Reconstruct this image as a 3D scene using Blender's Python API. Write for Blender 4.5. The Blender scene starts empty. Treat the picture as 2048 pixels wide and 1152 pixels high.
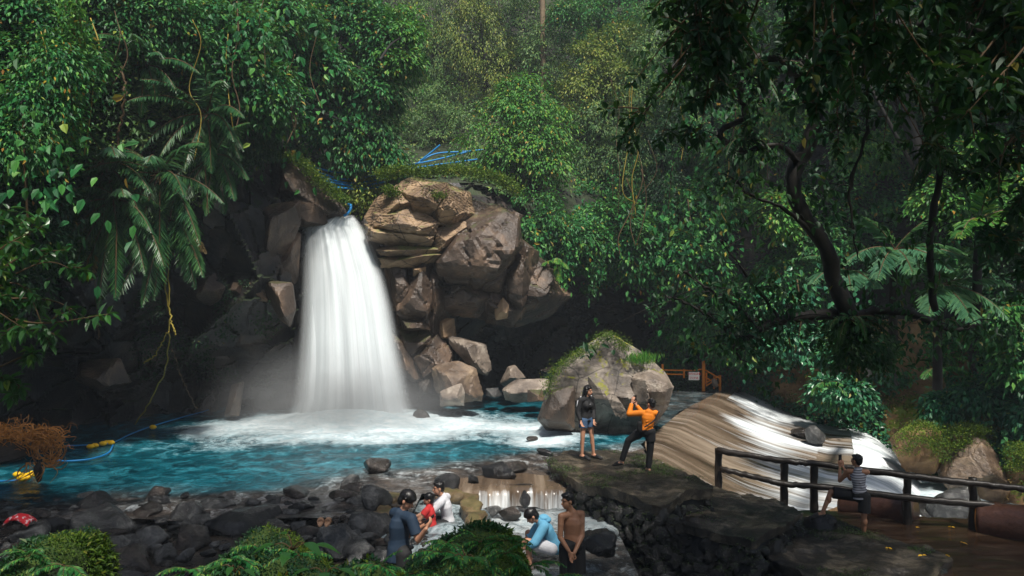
import bpy, bmesh, math, random
import numpy as np
from mathutils import Vector, Matrix
random.seed(7)
R = math.radians
F = 1607.0            # focal length in photo pixels (2048 wide)
CZ = 4.0              # camera height above the pool
C = bpy.context.scene.collection
def P(px, py, d):     # photo pixel + distance -> world point
    return np.array([(px-1024)/F*d, d, CZ-(py-576)/F*d])
def G(px, py, z=0.0): # photo pixel on the level z
    return P(px, py, (CZ-z)*F/(py-576))

# ---------------------------------------------------------------- noise
def _h(ix, iy, iz, seed):
    with np.errstate(over='ignore'):
        h = (ix.astype(np.int64)*374761393 + iy.astype(np.int64)*668265263 + iz.astype(np.int64)*2147483647 + seed*1274126177) & 0xffffffff
        h = ((h ^ (h >> 13))*1274126177) & 0xffffffff
        h = ((h ^ (h >> 16))*2246822519) & 0xffffffff
        h = h ^ (h >> 15)
    return (h & 0xffffff)/float(0xffffff)
def vnoise(p, seed=0):
    i = np.floor(p).astype(np.int64); f = p-i; f = f*f*(3-2*f)
    r = 0
    for dx in (0, 1):
        for dy in (0, 1):
            for dz in (0, 1):
                w = (f[:,0] if dx else 1-f[:,0])*(f[:,1] if dy else 1-f[:,1])*(f[:,2] if dz else 1-f[:,2])
                r = r + w*_h(i[:,0]+dx, i[:,1]+dy, i[:,2]+dz, seed)
    return r*2-1
def fbm(p, sc=1.0, oc=4, seed=0, gain=.5):
    r = 0; a = 1; p = np.asarray(p, float)*sc
    for k in range(oc):
        r = r + a*vnoise(p, seed+k*17); a *= gain; p = p*2.03+11.3
    return r
def cells(p, sc, seed=0, tilt=1.0):
    """3-D cellular plane noise: every cell has its own level and tilt. returns (height, edge)"""
    p = np.asarray(p, float)*sc
    i = np.floor(p).astype(np.int64)
    best = np.full(len(p), 1e9); sec = best.copy(); val = np.zeros(len(p))
    for dx in (-1, 0, 1):
        for dy in (-1, 0, 1):
            for dz in (-1, 0, 1):
                a, b, c = i[:,0]+dx, i[:,1]+dy, i[:,2]+dz
                q = np.stack([a+_h(a,b,c,seed), b+_h(a,b,c,seed+1), c+_h(a,b,c,seed+2)], 1)
                d = p-q; D = (d*d).sum(1)
                g = np.stack([_h(a,b,c,seed+3), _h(a,b,c,seed+4), _h(a,b,c,seed+5)], 1)-.5
                v = (_h(a,b,c,seed+6)-.5) + tilt*2*(d*g).sum(1)
                m = D < best
                sec = np.where(m, best, np.minimum(sec, D)); val = np.where(m, v, val); best = np.where(m, D, best)
    return val, np.sqrt(sec)-np.sqrt(best)
def sstep(a, b, x):
    t = np.clip((x-a)/(b-a), 0, 1); return t*t*(3-2*t)
def inpoly(x, y, poly):
    r = np.zeros(len(x), bool); n = len(poly)
    for k in range(n):
        x1, y1 = poly[k]; x2, y2 = poly[(k+1) % n]
        if y1 == y2: continue
        c = ((y1 > y) != (y2 > y)) & (x < (x2-x1)*(y-y1)/(y2-y1)+x1)
        r ^= c
    return r
def nrm(v): return v/np.maximum(np.linalg.norm(v, axis=-1, keepdims=True), 1e-9)

# ---------------------------------------------------------------- meshes
def mesh(name, V, Fs, smooth=False, mats=(), mi=None, attrs=None, uv=None):
    """V (n,3); Fs: list of (m,k) int arrays"""
    if isinstance(Fs, np.ndarray): Fs = [Fs]
    Fs = [f for f in Fs if len(f)]
    me = bpy.data.meshes.new(name)
    V = np.asarray(V, np.float32)
    nl = sum(f.size for f in Fs); nf = sum(len(f) for f in Fs)
    me.vertices.add(len(V)); me.vertices.foreach_set('co', V.ravel())
    me.loops.add(nl); me.polygons.add(nf)
    vi = np.concatenate([f.ravel() for f in Fs]).astype(np.int32)
    cnt = np.concatenate([np.full(len(f), f.shape[1]) for f in Fs]).astype(np.int32)
    st = np.concatenate([[0], np.cumsum(cnt)[:-1]]).astype(np.int32)
    me.loops.foreach_set('vertex_index', vi)
    me.polygons.foreach_set('loop_start', st); me.polygons.foreach_set('loop_total', cnt)
    if mi is not None: me.polygons.foreach_set('material_index', np.asarray(mi, np.int32))
    me.polygons.foreach_set('use_smooth', np.full(nf, bool(smooth)))
    for m in mats: me.materials.append(m)
    if attrs:
        for k, a in attrs.items():
            at = me.attributes.new(k, 'FLOAT', 'POINT'); at.data.foreach_set('value', np.asarray(a, np.float32))
    if uv is not None:
        l = me.uv_layers.new(name='UVMap'); l.data.foreach_set('uv', np.asarray(uv, np.float32)[vi].ravel())
    me.update(calc_edges=True)
    return me
def obj(name, me, parent=None, loc=None):
    o = bpy.data.objects.new(name, me); C.objects.link(o)
    if parent is not None: o.parent = parent
    if loc is not None: o.location = Vector([float(c) for c in loc])
    return o
def tag(o, label=None, cat=None, group=None, kind=None):
    if label: o['label'] = label
    if cat: o['category'] = cat
    if group: o['group'] = group
    if kind: o['kind'] = kind
    return o
def thing(name, loc, label, cat, group=None):
    o = bpy.data.objects.new(name, None); C.objects.link(o); o.empty_display_size = .2
    o.location = Vector([float(c) for c in loc]); return tag(o, label, cat, group)
def copy_tree(o, parent=None):
    c = o.copy(); C.objects.link(c); c.parent = parent
    for ch in [x for x in o.children]: copy_tree(ch, c)
    return c
class MB:
    """collects pieces into one mesh"""
    def __init__(s): s.V = []; s.F = {}; s.n = 0; s.M = {}
    def add(s, V, Fs, m=0):
        if isinstance(Fs, np.ndarray): Fs = [Fs]
        for f in Fs:
            if len(f):
                s.F.setdefault(f.shape[1], []).append(np.asarray(f)+s.n); s.M.setdefault(f.shape[1], []).append(np.full(len(f), m))
        s.V.append(np.asarray(V, float)); s.n += len(V); return s
    def mesh(s, name, mats, smooth=False, off=None):
        V = np.concatenate(s.V)
        if off is not None: V = V-np.asarray(off)
        ks = list(s.F); 
        return mesh(name, V, [np.concatenate(s.F[k]) for k in ks], smooth, mats, np.concatenate([np.concatenate(s.M[k]) for k in ks]))
def grid_faces(nu, nv):
    i = np.arange(nu-1)[:,None]*nv+np.arange(nv-1)[None,:]
    i = i.ravel(); return np.stack([i, i+nv, i+nv+1, i+1], 1)
def tube(pts, rad, sides=8, caps=True, rough=0, seed=0):
    pts = np.asarray(pts, float); n = len(pts)
    rad = np.full(n, rad) if np.isscalar(rad) else np.interp(np.linspace(0,1,n), np.linspace(0,1,len(rad)), rad)
    t = nrm(np.gradient(pts, axis=0))
    up = np.array([0,0,1.]) if abs(t[0][2]) < .9 else np.array([1.,0,0])
    s = nrm(np.cross(t[0], up)); V = []
    a = np.linspace(0, 2*np.pi, sides, endpoint=False)
    for k in range(n):
        s = nrm(s-t[k]*(s@t[k])); b = np.cross(t[k], s)
        V.append(pts[k]+rad[k]*(np.cos(a)[:,None]*s+np.sin(a)[:,None]*b))
    V = np.concatenate(V)
    if rough: V = V + nrm(V-np.repeat(pts, sides, 0))*(fbm(V, 3/max(rad.max(),.01)*.3, 3, seed)*rough)[:,None]
    i = np.arange(n-1)[:,None]*sides; j = np.arange(sides)[None,:]; j2 = (j+1) % sides
    Q = np.stack([(i+j).ravel(), (i+j2).ravel(), (i+sides+j2).ravel(), (i+sides+j).ravel()], 1)
    Fs = [Q]
    if caps:
        m = len(V); V = np.concatenate([V, pts[:1], pts[-1:]])
        j = np.arange(sides); j2 = (j+1) % sides
        Fs.append(np.concatenate([np.stack([np.full(sides, m), j2, j], 1), np.stack([np.full(sides, m+1), j+(n-1)*sides, j2+(n-1)*sides], 1)]))
    return V, Fs
def spline(pts, n):
    pts = np.asarray(pts, float); m = len(pts)
    q = np.concatenate([[2*pts[0]-pts[1]], pts, [2*pts[-1]-pts[-2]]])
    u = np.linspace(0, m-1-1e-6, n); k = u.astype(int); t = (u-k)[:,None]
    a, b, c, d = q[k], q[k+1], q[k+2], q[k+3]
    return .5*(2*b+(c-a)*t+(2*a-5*b+4*c-d)*t*t+(3*b-a-3*c+d)*t**3)
_ico = {}
def ico(k):
    if k not in _ico:
        bm = bmesh.new(); bmesh.ops.create_icosphere(bm, subdivisions=k, radius=1)
        bm.verts.ensure_lookup_table()
        _ico[k] = (np.array([v.co[:] for v in bm.verts]), np.array([[v.index for v in f.verts] for f in bm.faces])); bm.free()
    return _ico[k]
def rock_arr(size, seed, sub=4, facets=14, sharp=14.0, rough=.03, crack=.05):
    """a stone: intersection of half-spaces (sharp -> crisp facets), size = half extents"""
    U, Fc = ico(sub); rng = np.random.RandomState(seed)
    N = nrm(rng.normal(size=(facets, 3))); D = rng.uniform(.72, 1.0, facets)
    q = np.maximum(U@N.T, 1e-3)/D
    r = 1/(np.sum(q**sharp, 1)**(1/sharp)); r = np.minimum(r, 1.25)
    V = U*r[:,None]
    V = V*(1+(rough*fbm(U, 2.2, 4, seed))[:,None])
    if crack:
        c, e = cells(V, 1.6, seed, .8); V = V*(1+crack*c)[:,None]
    a = rng.uniform(0, 6.28); ca, sa = math.cos(a), math.sin(a)
    V = V*np.asarray(size)
    V = V@np.array([[ca,sa,0],[-sa,ca,0],[0,0,1]])
    return V, Fc
def polyrock(poly, d, depth, seed, sub=5, extra=(), rough=.012, crack=.035, tilt=(8, 42), back=None, sharp=90.0, nfr=5, scale=1.0, strata=0.0):
    """stone whose outline at distance d is the (convex) photo polygon; facets lean back from the outline. extra: (px,py,yaw,pitch) frontal facets"""
    p = np.array([P(x, y, d)[[0,2]] for x, y in poly]); c = p.mean(0); p = c+(p-c)*scale; rng = np.random.RandomState(seed)
    A = .5*np.sum(p[:,0]*np.roll(p[:,1],-1)-np.roll(p[:,0],-1)*p[:,1])
    if A < 0: p = p[::-1]
    N = []; D = []
    for k in range(len(p)):
        e = p[(k+1) % len(p)]-p[k]; n = np.array([e[1], -e[0]])/np.linalg.norm(e)
        dist = max((p[k]-c)@n, .02)
        for s in (-1, 1):
            t = R(rng.uniform(*tilt)) if s < 0 else R(rng.uniform(5, 30))
            N.append([n[0]*math.cos(t), s*math.sin(t), n[1]*math.cos(t)]); D.append(dist*math.cos(t))
    sz = np.sqrt(abs(A))
    N.append([rng.uniform(-.2,.2), -1, rng.uniform(-.1,.3)]); D.append(depth)
    N.append([0, 1, 0]); D.append(back or depth)
    for k in range(nfr):
        v = [rng.uniform(-.8,.8), -1, rng.uniform(-.5,.9)]; N.append(v); D.append(np.linalg.norm(v)*0+depth*rng.uniform(.85,1.05))
    for v, dd in extra: N.append(v); D.append(dd)
    N = nrm(np.array(N)); D = np.array(D)
    U, Fc = ico(sub)
    # more even sampling on the outline: stretch directions by rough extents
    ext = np.array([np.ptp(p[:,0])/2, depth, np.ptp(p[:,1])/2]); W = nrm(U*ext)
    q = np.maximum(W@N.T, 1e-4)/D
    r = 1/(np.sum(q**sharp, 1)**(1/sharp))*1.01; V = W*r[:,None]
    Vw = V+np.array([c[0], d, c[1]])
    cc, e = cells(Vw, 1.3/sz*1.6, seed, .7); c2, e2 = cells(Vw, 4.2/sz, seed+9, .7)
    k = 1+crack*cc+crack*.35*c2-crack*.7*np.clip(.06-e,0,.06)/.06+rough*fbm(Vw, 3.0, 4, seed)
    if strata:
        h = (Vw[:,2]*.92-Vw[:,0]*.38+.25*fbm(Vw,.8,3,77))*1.7; k = k+strata*((h % 1)**1.6-.4)+strata*.35*(((h*2.7+.3) % 1)**2-.3)
    V = V*k[:,None]+np.array([c[0], d, c[1]])
    return V, Fc
# ---------------------------------------------------------------- materials
def newmat(name):
    m = bpy.data.materials.new(name); m.use_nodes = True; nt = m.node_tree
    for n in list(nt.nodes): nt.nodes.remove(n)
    return m, nt, nt.nodes, nt.links
class NB:
    def __init__(s, name):
        s.m, s.nt, s.N, s.L = newmat(name); s.out = s.N.new('ShaderNodeOutputMaterial')
    def n(s, t, **kw):
        x = s.N.new('ShaderNode'+t)
        for k, v in kw.items():
            if k.startswith('_'): setattr(x, k[1:], v)
            else:
                key = int(k[1:]) if k[0] == 'i' and k[1:].isdigit() else k.replace('__', ' ')
                if hasattr(v, 'links') or isinstance(v, bpy.types.NodeSocket): s.L.new(v, x.inputs[key])
                else: x.inputs[key].default_value = v
        return x
    def noise(s, vec, scale, detail=4, rough=.55, dist=0):
        x = s.n('TexNoise', Scale=scale, Detail=detail, Roughness=rough, Distortion=dist)
        if vec is not None: s.L.new(vec, x.inputs['Vector'])
        return x.outputs['Fac']
    def mapv(s, vec, sc, rot=(0,0,0)):
        x = s.n('Mapping'); s.L.new(vec, x.inputs['Vector']); x.inputs['Scale'].default_value = sc; x.inputs['Rotation'].default_value = rot
        return x.outputs[0]
    def ramp(s, fac, stops, interp='LINEAR'):
        x = s.N.new('ShaderNodeValToRGB'); cr = x.color_ramp; cr.interpolation = interp
        while len(cr.elements) < len(stops): cr.elements.new(.5)
        for e, (p, c) in zip(cr.elements, stops): e.position = p; e.color = (*c, 1) if not np.isscalar(c) else (c, c, c, 1)
        s.L.new(fac, x.inputs[0]); return x.outputs[0]
    def mix(s, f, a, b, mode='MIX'):
        x = s.N.new('ShaderNodeMix'); x.data_type = 'RGBA'; x.blend_type = mode
        for k, v in ((0, f), (6, a), (7, b)):
            if isinstance(v, bpy.types.NodeSocket): s.L.new(v, x.inputs[k])
            elif k == 0: x.inputs[0].default_value = v
            else: x.inputs[k].default_value = (*v, 1)
        return x.outputs[2]
    def math(s, op, a, b=None, c=None, clamp=False):
        x = s.N.new('ShaderNodeMath'); x.operation = op; x.use_clamp = clamp
        for k, v in enumerate((a, b, c)):
            if v is None: continue
            if isinstance(v, bpy.types.NodeSocket): s.L.new(v, x.inputs[k])
            else: x.inputs[k].default_value = v
        return x.outputs[0]
    def attr(s, name): return s.n('Attribute', _attribute_name=name).outputs['Fac']
    def pos(s): return s.n('NewGeometry').outputs['Position']
    def objc(s): return s.n('TexCoord').outputs['Object']
    def bump(s, h, strength=.3, dist=.05):
        return s.n('Bump', Strength=strength, Distance=dist, Height=h).outputs[0]
    def bsdf(s, color, rough=.6, spec=.5, normal=None, **kw):
        b = s.n('BsdfPrincipled'); 
        for k, v in (('Base Color', color), ('Roughness', rough), ('Specular IOR Level', spec)):
            if isinstance(v, bpy.types.NodeSocket): s.L.new(v, b.inputs[k])
            else: b.inputs[k].default_value = (*v, 1) if k == 'Base Color' else v
        if normal is not None: s.L.new(normal, b.inputs['Normal'])
        for k, v in kw.items():
            k = k.replace('_', ' ')
            if isinstance(v, bpy.types.NodeSocket): s.L.new(v, b.inputs[k])
            else: b.inputs[k].default_value = v
        return b.outputs[0]
    def done(s, sh, vol=None):
        if sh is not None: s.L.new(sh, s.out.inputs['Surface'])
        if vol is not None: s.L.new(vol, s.out.inputs['Volume'])
        return s.m
def plain(name, col, rough=.6, spec=.5, var=.25, sc=12, bump=.15):
    b = NB(name); v = b.objc(); f = b.noise(v, sc, 5)
    c = b.mix(f, tuple(x*(1-var) for x in col), tuple(min(1, x*(1+var)) for x in col))
    return b.done(b.bsdf(c, rough, spec, b.bump(f, bump, .02)))
def leafmat(name, stops, gloss=.5, trans=.3, spec=.3, tint=.25):
    """stops: colour ramp over the per-leaf random number"""
    b = NB(name); g = b.n('NewGeometry'); r = g.outputs['Random Per Island']
    c = b.ramp(r, stops, 'LINEAR')
    oi = b.n('ObjectInfo').outputs['Random']
    c = b.mix(b.math('MULTIPLY', oi, tint), c, (.02, .09, .035))
    big = b.noise(b.pos(), .9, 2)
    c = b.mix(b.math('MULTIPLY', b.math('SUBTRACT', big, .45, clamp=True), 1.6), c, (.05, .13, .02), 'MIX')
    p = b.bsdf(c, gloss, spec)
    t = b.n('BsdfTranslucent'); b.L.new(b.mix(.5, c, (.1, .22, .02)), t.inputs[0])
    m = b.n('MixShader', i0=trans); b.L.new(p, m.inputs[1]); b.L.new(t.outputs[0], m.inputs[2])
    return b.done(m.outputs[0])
M = {}
G1 = [(0,(.006,.05,.02)),(.3,(.014,.12,.036)),(.62,(.034,.21,.05)),(.85,(.09,.31,.06)),(.965,(.19,.4,.07)),(.98,(.4,.3,.03)),(1,(.35,.12,.02))]
M['leaf'] = leafmat('leaf_green', G1, trans=.3)
M['leaf_dark'] = leafmat('leaf_dark', [(0,(.004,.02,.011)),(.5,(.008,.038,.018)),(.9,(.015,.07,.026)),(.97,(.03,.1,.02)),(1,(.2,.12,.02))], trans=.2)  # darker leaf copy: shade of dim and silhouetted foliage put into the colour
M['leaf_bright'] = leafmat('leaf_bright', [(0,(.03,.13,.03)),(.5,(.07,.26,.045)),(.85,(.16,.38,.05)),(.95,(.28,.4,.05)),(.97,(.45,.35,.05)),(1,(.4,.2,.03))], trans=.32, tint=.1)
M['leaf_olive'] = leafmat('leaf_olive', [(0,(.07,.12,.022)),(.5,(.16,.22,.035)),(.9,(.3,.34,.055)),(1,(.45,.38,.08))], trans=.25, tint=.1)
M['leaf_grey'] = leafmat('leaf_grey', [(0,(.04,.1,.035)),(.5,(.09,.19,.06)),(.9,(.2,.32,.09)),(1,(.36,.4,.1))], trans=.25, tint=.2)
M['leaf_blue'] = leafmat('leaf_bluegreen', [(0,(.015,.08,.045)),(.5,(.03,.15,.08)),(.9,(.08,.28,.12)),(.98,(.12,.32,.08)),(1,(.3,.22,.03))], gloss=.3, trans=.2, tint=.15)
M['palm'] = leafmat('palm_leaf', [(0,(.012,.06,.025)),(.6,(.025,.1,.036)),(1,(.07,.17,.045))], gloss=.42, trans=.2, spec=.4, tint=.1)
M['fern'] = leafmat('fern_leaf', [(0,(.05,.15,.09)),(.6,(.08,.22,.12)),(1,(.14,.28,.12))], gloss=.45, trans=.35, tint=.1)
M['moss_leaf'] = leafmat('moss_leaf', [(0,(.025,.055,.006)),(.5,(.06,.12,.008)),(.9,(.15,.22,.014)),(1,(.2,.17,.02))], gloss=.6, trans=.25, tint=0)
M['moss_dim'] = leafmat('moss_dim', [(0,(.01,.025,.006)),(.6,(.025,.055,.01)),(1,(.07,.11,.015))], gloss=.5, trans=.2, tint=0)
M['straw'] = leafmat('dead_frond', [(0,(.12,.06,.02)),(.5,(.3,.17,.06)),(1,(.5,.36,.16))], gloss=.6, trans=.2, tint=0)
M['bark'] = plain('dark_bark', (.011,.009,.007), .7, .4, .5, 8, .6)
M['bark_pale'] = plain('pale_bark', (.22,.16,.1), .7, .3, .5, 5, .5)
M['twig'] = plain('twig', (.09,.055,.025), .7, .3, .4, 8, .3)
M['vine'] = plain('yellow_vine', (.26,.2,.03), .6, .3, .5, 6, .3)
def rockmat(name, cols, moss=0.0, mossz=.55, wet=.4, sc=1.0, mosscol=(.06,.1,.008), tan=None, strata=None):
    b = NB(name); v = b.pos()
    f = b.noise(v, 1.1*sc, 8, .62, .4); c = b.ramp(f, [(.3, cols[0]), (.5, cols[1]), (.68, cols[2])])
    f2 = b.noise(v, 14*sc, 6, .7); c = b.mix(b.math('MULTIPLY', f2, .55), c, b.mix(.5, c, (.0,.0,.0)), 'MIX')
    vo = b.n('TexVoronoi', Scale=1.1*sc, _feature='DISTANCE_TO_EDGE'); b.L.new(b.mix(.25, v, b.n('TexNoise', Scale=3.).outputs['Color']), vo.inputs['Vector'])
    crk = b.ramp(vo.outputs[0], [(0, .1), (.022, 1.0)]); 
    if strata: c = b.mix(crk, (.012,.009,.007), c)
    if tan:
        t = b.ramp(b.noise(v, .8*sc, 5, .6, .6), [(.5, 0.0), (.6, 1.0)])
        c = b.mix(t, c, tan)
    if moss:
        nz = b.n('SeparateXYZ'); b.L.new(b.n('NewGeometry').outputs['Normal'], nz.inputs[0])
        q = b.math('ADD', nz.outputs[2], b.math('MULTIPLY', b.math('SUBTRACT', b.noise(v, 2.2, 6, .65), .5), 1.6))
        q = b.math('MULTIPLY', b.ramp(q, [(mossz, 0.0), (min(.99, mossz+.12), 1.0)]), moss)
        mc = b.mix(b.noise(v, 9, 5), (mosscol[0]*.35, mosscol[1]*.45, .003), tuple(x*1.6 for x in mosscol))
        c = b.mix(q, c, mc)
        rg = b.mix(q, (wet,)*3, (.85,)*3)
    else: rg = b.ramp(f2, [(.3, wet*.7), (.7, min(1, wet*1.4))])
    if strata:
        w = b.n('TexWave', Scale=strata, Distortion=6., Detail=5., Detail__Scale=1.5, _bands_direction='DIAGONAL'); b.L.new(b.mapv(v, (.6,.6,1.5), (0,R(25),0)), w.inputs['Vector'])
        hb = b.math('ADD', b.math('MULTIPLY', w.outputs['Fac'], .5), f2)
    else: hb = f2
    h = b.math('ADD', b.math('MULTIPLY', hb, .5), b.math('MULTIPLY', f, 1.2))
    return b.done(b.bsdf(c, rg, .5, b.bump(h, .55, .12)))
M['cliff'] = rockmat('cliff_rock', [(.012,.012,.014),(.035,.032,.032),(.1,.075,.06)], .6, .72, .42, .7, (.025,.05,.008))
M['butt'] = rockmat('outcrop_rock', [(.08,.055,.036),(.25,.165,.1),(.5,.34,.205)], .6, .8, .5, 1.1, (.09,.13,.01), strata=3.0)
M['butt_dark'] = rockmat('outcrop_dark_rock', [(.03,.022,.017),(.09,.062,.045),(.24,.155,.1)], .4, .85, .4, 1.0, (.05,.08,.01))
M['boulder'] = rockmat('boulder_rock', [(.05,.042,.036),(.17,.14,.115),(.42,.36,.3)], .95, .66, .45, 1.2, (.2,.19,.012), strata=1.6)
M['boulder_pale'] = rockmat('pale_wet_rock', [(.09,.07,.058),(.25,.2,.16),(.52,.45,.37)], .0, .6, .35, 1.5)
M['brownwet'] = rockmat('brown_wet_rock', [(.05,.034,.024),(.16,.11,.075),(.36,.26,.17)], 0, .6, .3, 1.8)
M['cobble'] = rockmat('wet_cobble', [(.004,.004,.0045),(.011,.011,.012),(.035,.034,.033)], .0, .6, .14, 3.0)
M['cobble_b'] = rockmat('wet_cobble_brown', [(.01,.008,.007),(.028,.022,.018),(.075,.06,.05)], .0, .6, .16, 3.0)
M['cobble_g'] = rockmat('wet_cobble_grey', [(.018,.018,.018),(.055,.055,.054),(.17,.168,.16)], .0, .6, .15, 3.0)
M['bank'] = rockmat('bank_soil', [(.07,.04,.02),(.23,.13,.055),(.42,.26,.12)], .9, .5, .7, 1.0, (.12,.17,.01))
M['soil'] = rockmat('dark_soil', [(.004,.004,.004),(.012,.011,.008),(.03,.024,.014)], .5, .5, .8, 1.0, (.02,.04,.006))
M['slab'] = rockmat('wet_slab', [(.012,.011,.009),(.045,.038,.029),(.17,.14,.1)], .0, .95, .13, 2.2, (.04,.05,.01))
M['wall'] = rockmat('wall_cobble', [(.004,.004,.004),(.011,.011,.01),(.03,.028,.024)], .35, .7, .16, 3.0, (.018,.035,.006))
M['bed'] = rockmat('river_bed', [(.015,.012,.01),(.045,.035,.027),(.1,.08,.06)], 0, .6, .3, 2.0)
M['rim'] = rockmat('rim_stone', [(.05,.035,.02),(.15,.105,.05),(.28,.2,.1)], .3, .9, .35, 2.5, (.06,.08,.01))
M['moss_ground'] = rockmat('moss_ground', [(.006,.008,.003),(.015,.02,.005),(.03,.04,.008)], .9, .3, .8, 2.0, (.04,.075,.006))

def water_mat():
    b = NB('pool_water'); v = b.pos()
    foam = b.attr('foam'); sh = b.attr('shallow')
    wp = b.n('VectorMath', _operation='ADD'); b.L.new(v, wp.inputs[0]); nz_ = b.n('TexNoise', Scale=.55, Detail=3.); wp2 = b.n('VectorMath', _operation='SCALE', Scale=1.6); b.L.new(nz_.outputs['Color'], wp2.inputs[0]); b.L.new(wp2.outputs[0], wp.inputs[1]); v = wp.outputs[0]
    m1 = b.mapv(v, (.62, .5, 1), (0,0,R(-12))); n1 = b.noise(m1, 1.3, 9, .68, 1.6)
    m2 = b.mapv(v, (1.15, 1.0, 1), (0,0,R(18))); n2 = b.noise(m2, 1.7, 7, .7, .9)
    teal = b.mix(b.ramp(n2, [(.32, 0.0), (.68, 1.0)]), (.0,.018,.028), (.002,.10,.135))
    brown = b.mix(b.ramp(b.noise(b.mapv(v, (.9,.8,1)), 1.7, 8, .68, .6), [(.4, 0.0), (.66, 1.0)]), (.009,.009,.01), (.11,.085,.068))
    base = b.mix(sh, teal, brown)
    n3 = b.noise(b.mapv(v, (2.4, 2.6, 1), (0,0,R(4))), 1.9, 6, .75, 1.2)
    k = b.math('ADD', b.math('MULTIPLY', n1, .42), b.math('ADD', b.math('MULTIPLY', n2, .3), b.math('MULTIPLY', n3, .28)))
    light = b.ramp(k, [(.49, 0.0), (.62, 1.0)])
    base = b.mix(b.math('MULTIPLY', light, .75), base, b.mix(sh, (.055,.30,.38), (.36,.37,.37)))
    # white water: noise threshold lowered by the foam attribute
    q = b.math('ADD', k, b.math('MULTIPLY', foam, .62))
    w = b.ramp(q, [(.6, 0.0), (.72, .45), (.98, 1.0)])
    c = b.mix(w, base, b.mix(b.ramp(n3,[(.35,0.0),(.65,1.0)]), (.42,.55,.6), (.68,.73,.75)))
    rg = b.mix(w, (.12,)*3, (.6,)*3)
    bm = b.bump(k, .7, .2)
    return b.done(b.bsdf(c, rg, .5, bm))
M['water'] = water_mat()
def flow_mat(name, cols, lo, hi, alpha=False, su=26, sv=.8, coltop=None, dist=.4):
    """streaks along uv.v; attributes foam (more white) and edge (transparent)"""
    b = NB(name); u = b.n('UVMap').outputs[0]
    n1 = b.noise(b.mapv(u, (su, sv, 1)), 1, 6, .62, dist); n2 = b.noise(b.mapv(u, (su*3.1, sv*1.7, 1)), 1, 4, .6, dist*.5)
    k = b.math('ADD', b.math('MULTIPLY', n1, .65), b.math('MULTIPLY', n2, .35))
    bc = b.ramp(b.noise(b.mapv(u, (su*.6, sv*1.2, 1), (0,0,.1)), 1, 5), [(.3, cols[0]), (.5, cols[1]), (.72, cols[2])])
    q = b.math('ADD', k, b.math('MULTIPLY', b.attr('foam'), .5))
    w = b.ramp(q, [(lo, 0.0), (hi, 1.0)])
    c = b.mix(w, bc, b.mix(b.ramp(b.noise(b.mapv(u, (su*1.7, sv*1.4, 1)), 1, 5, .65, dist), [(.36,0.0),(.62,1.0)]), (.36,.41,.44) if not alpha else (.75,.8,.82), (.82,.86,.88)))
    p = b.bsdf(c, b.mix(w, (.2,)*3, (.7,)*3), .5, b.bump(k, .12, .05))
    if alpha:
        tl = b.n('BsdfTranslucent'); tl.inputs[0].default_value = (.85,.9,.92,1)
        m0 = b.n('MixShader', i0=.4); b.L.new(p, m0.inputs[1]); b.L.new(tl.outputs[0], m0.inputs[2])
        tr = b.n('BsdfTransparent')
        a = b.math('MULTIPLY', b.ramp(b.math('ADD', k, b.math('MULTIPLY', b.attr('dens'), .6)), [(.62, 0.0), (.95, 1.0)]), b.attr('edge'), clamp=True)
        m = b.n('MixShader', i0=a); b.L.new(tr.outputs[0], m.inputs[1]); b.L.new(m0.outputs[0], m.inputs[2]); p = m.outputs[0]
    return b.done(p)
M['weirw'] = flow_mat('weir_water', [(.028,.019,.012),(.12,.085,.058),(.33,.265,.2)], .5, .74, su=38, sv=1.0, dist=.8)
M['fall'] = flow_mat('falling_water', [(.72,.77,.79),(.78,.82,.84),(.83,.86,.87)], .2, .5, True, 9, .35)
M['denim'] = plain('denim', (.05,.09,.16), .8, .2, .3, 40)
for nm, col, rg in (('black_cloth',(.008,.008,.009),.75),('navy',(.008,.022,.045),.8),('orange',(.72,.2,.01),.7),('white_cloth',(.6,.6,.63),.8),
        ('blue_cloth',(.13,.38,.56),.8),('red_cloth',(.55,.03,.03),.75),('skin',(.42,.21,.13),.5),('skin_tan',(.33,.16,.09),.45),('hair',(.006,.005,.005),.4),
        ('phone',(.01,.01,.012),.25),('blue_rope',(.01,.2,.5),.5),('yellow_float',(.85,.5,.01),.4),('orange_rail',(.75,.22,.01),.6),('sign',(.75,.74,.7),.5),
        ('sign_red',(.6,.04,.03),.5),('sandal',(.38,.22,.13),.6),('dark_sandal',(.03,.025,.022),.6),('fence_wood',(.022,.017,.013),.4),('log',(.075,.035,.024),.32),
        ('root',(.32,.13,.025),.6),('lip',(.3,.1,.08),.4),('grey_strip',(.5,.5,.5),.7)):
    M[nm] = plain(nm, col, rg, .4, .2 if nm not in ('log','fence_wood','root') else .6, 14, .15 if nm not in ('log','fence_wood','root') else .5)
def stripes():
    b = NB('striped_cloth'); v = b.objc(); s = b.n('SeparateXYZ'); b.L.new(v, s.inputs[0])
    w = b.math('FRACT', b.math('MULTIPLY', s.outputs[2], 22))
    return b.done(b.bsdf(b.mix(b.ramp(w, [(.55, 0.0), (.6, 1.0)]), (.13,.13,.15), (.38,.38,.42)), .8, .3))
M['stripe'] = stripes()
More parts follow.
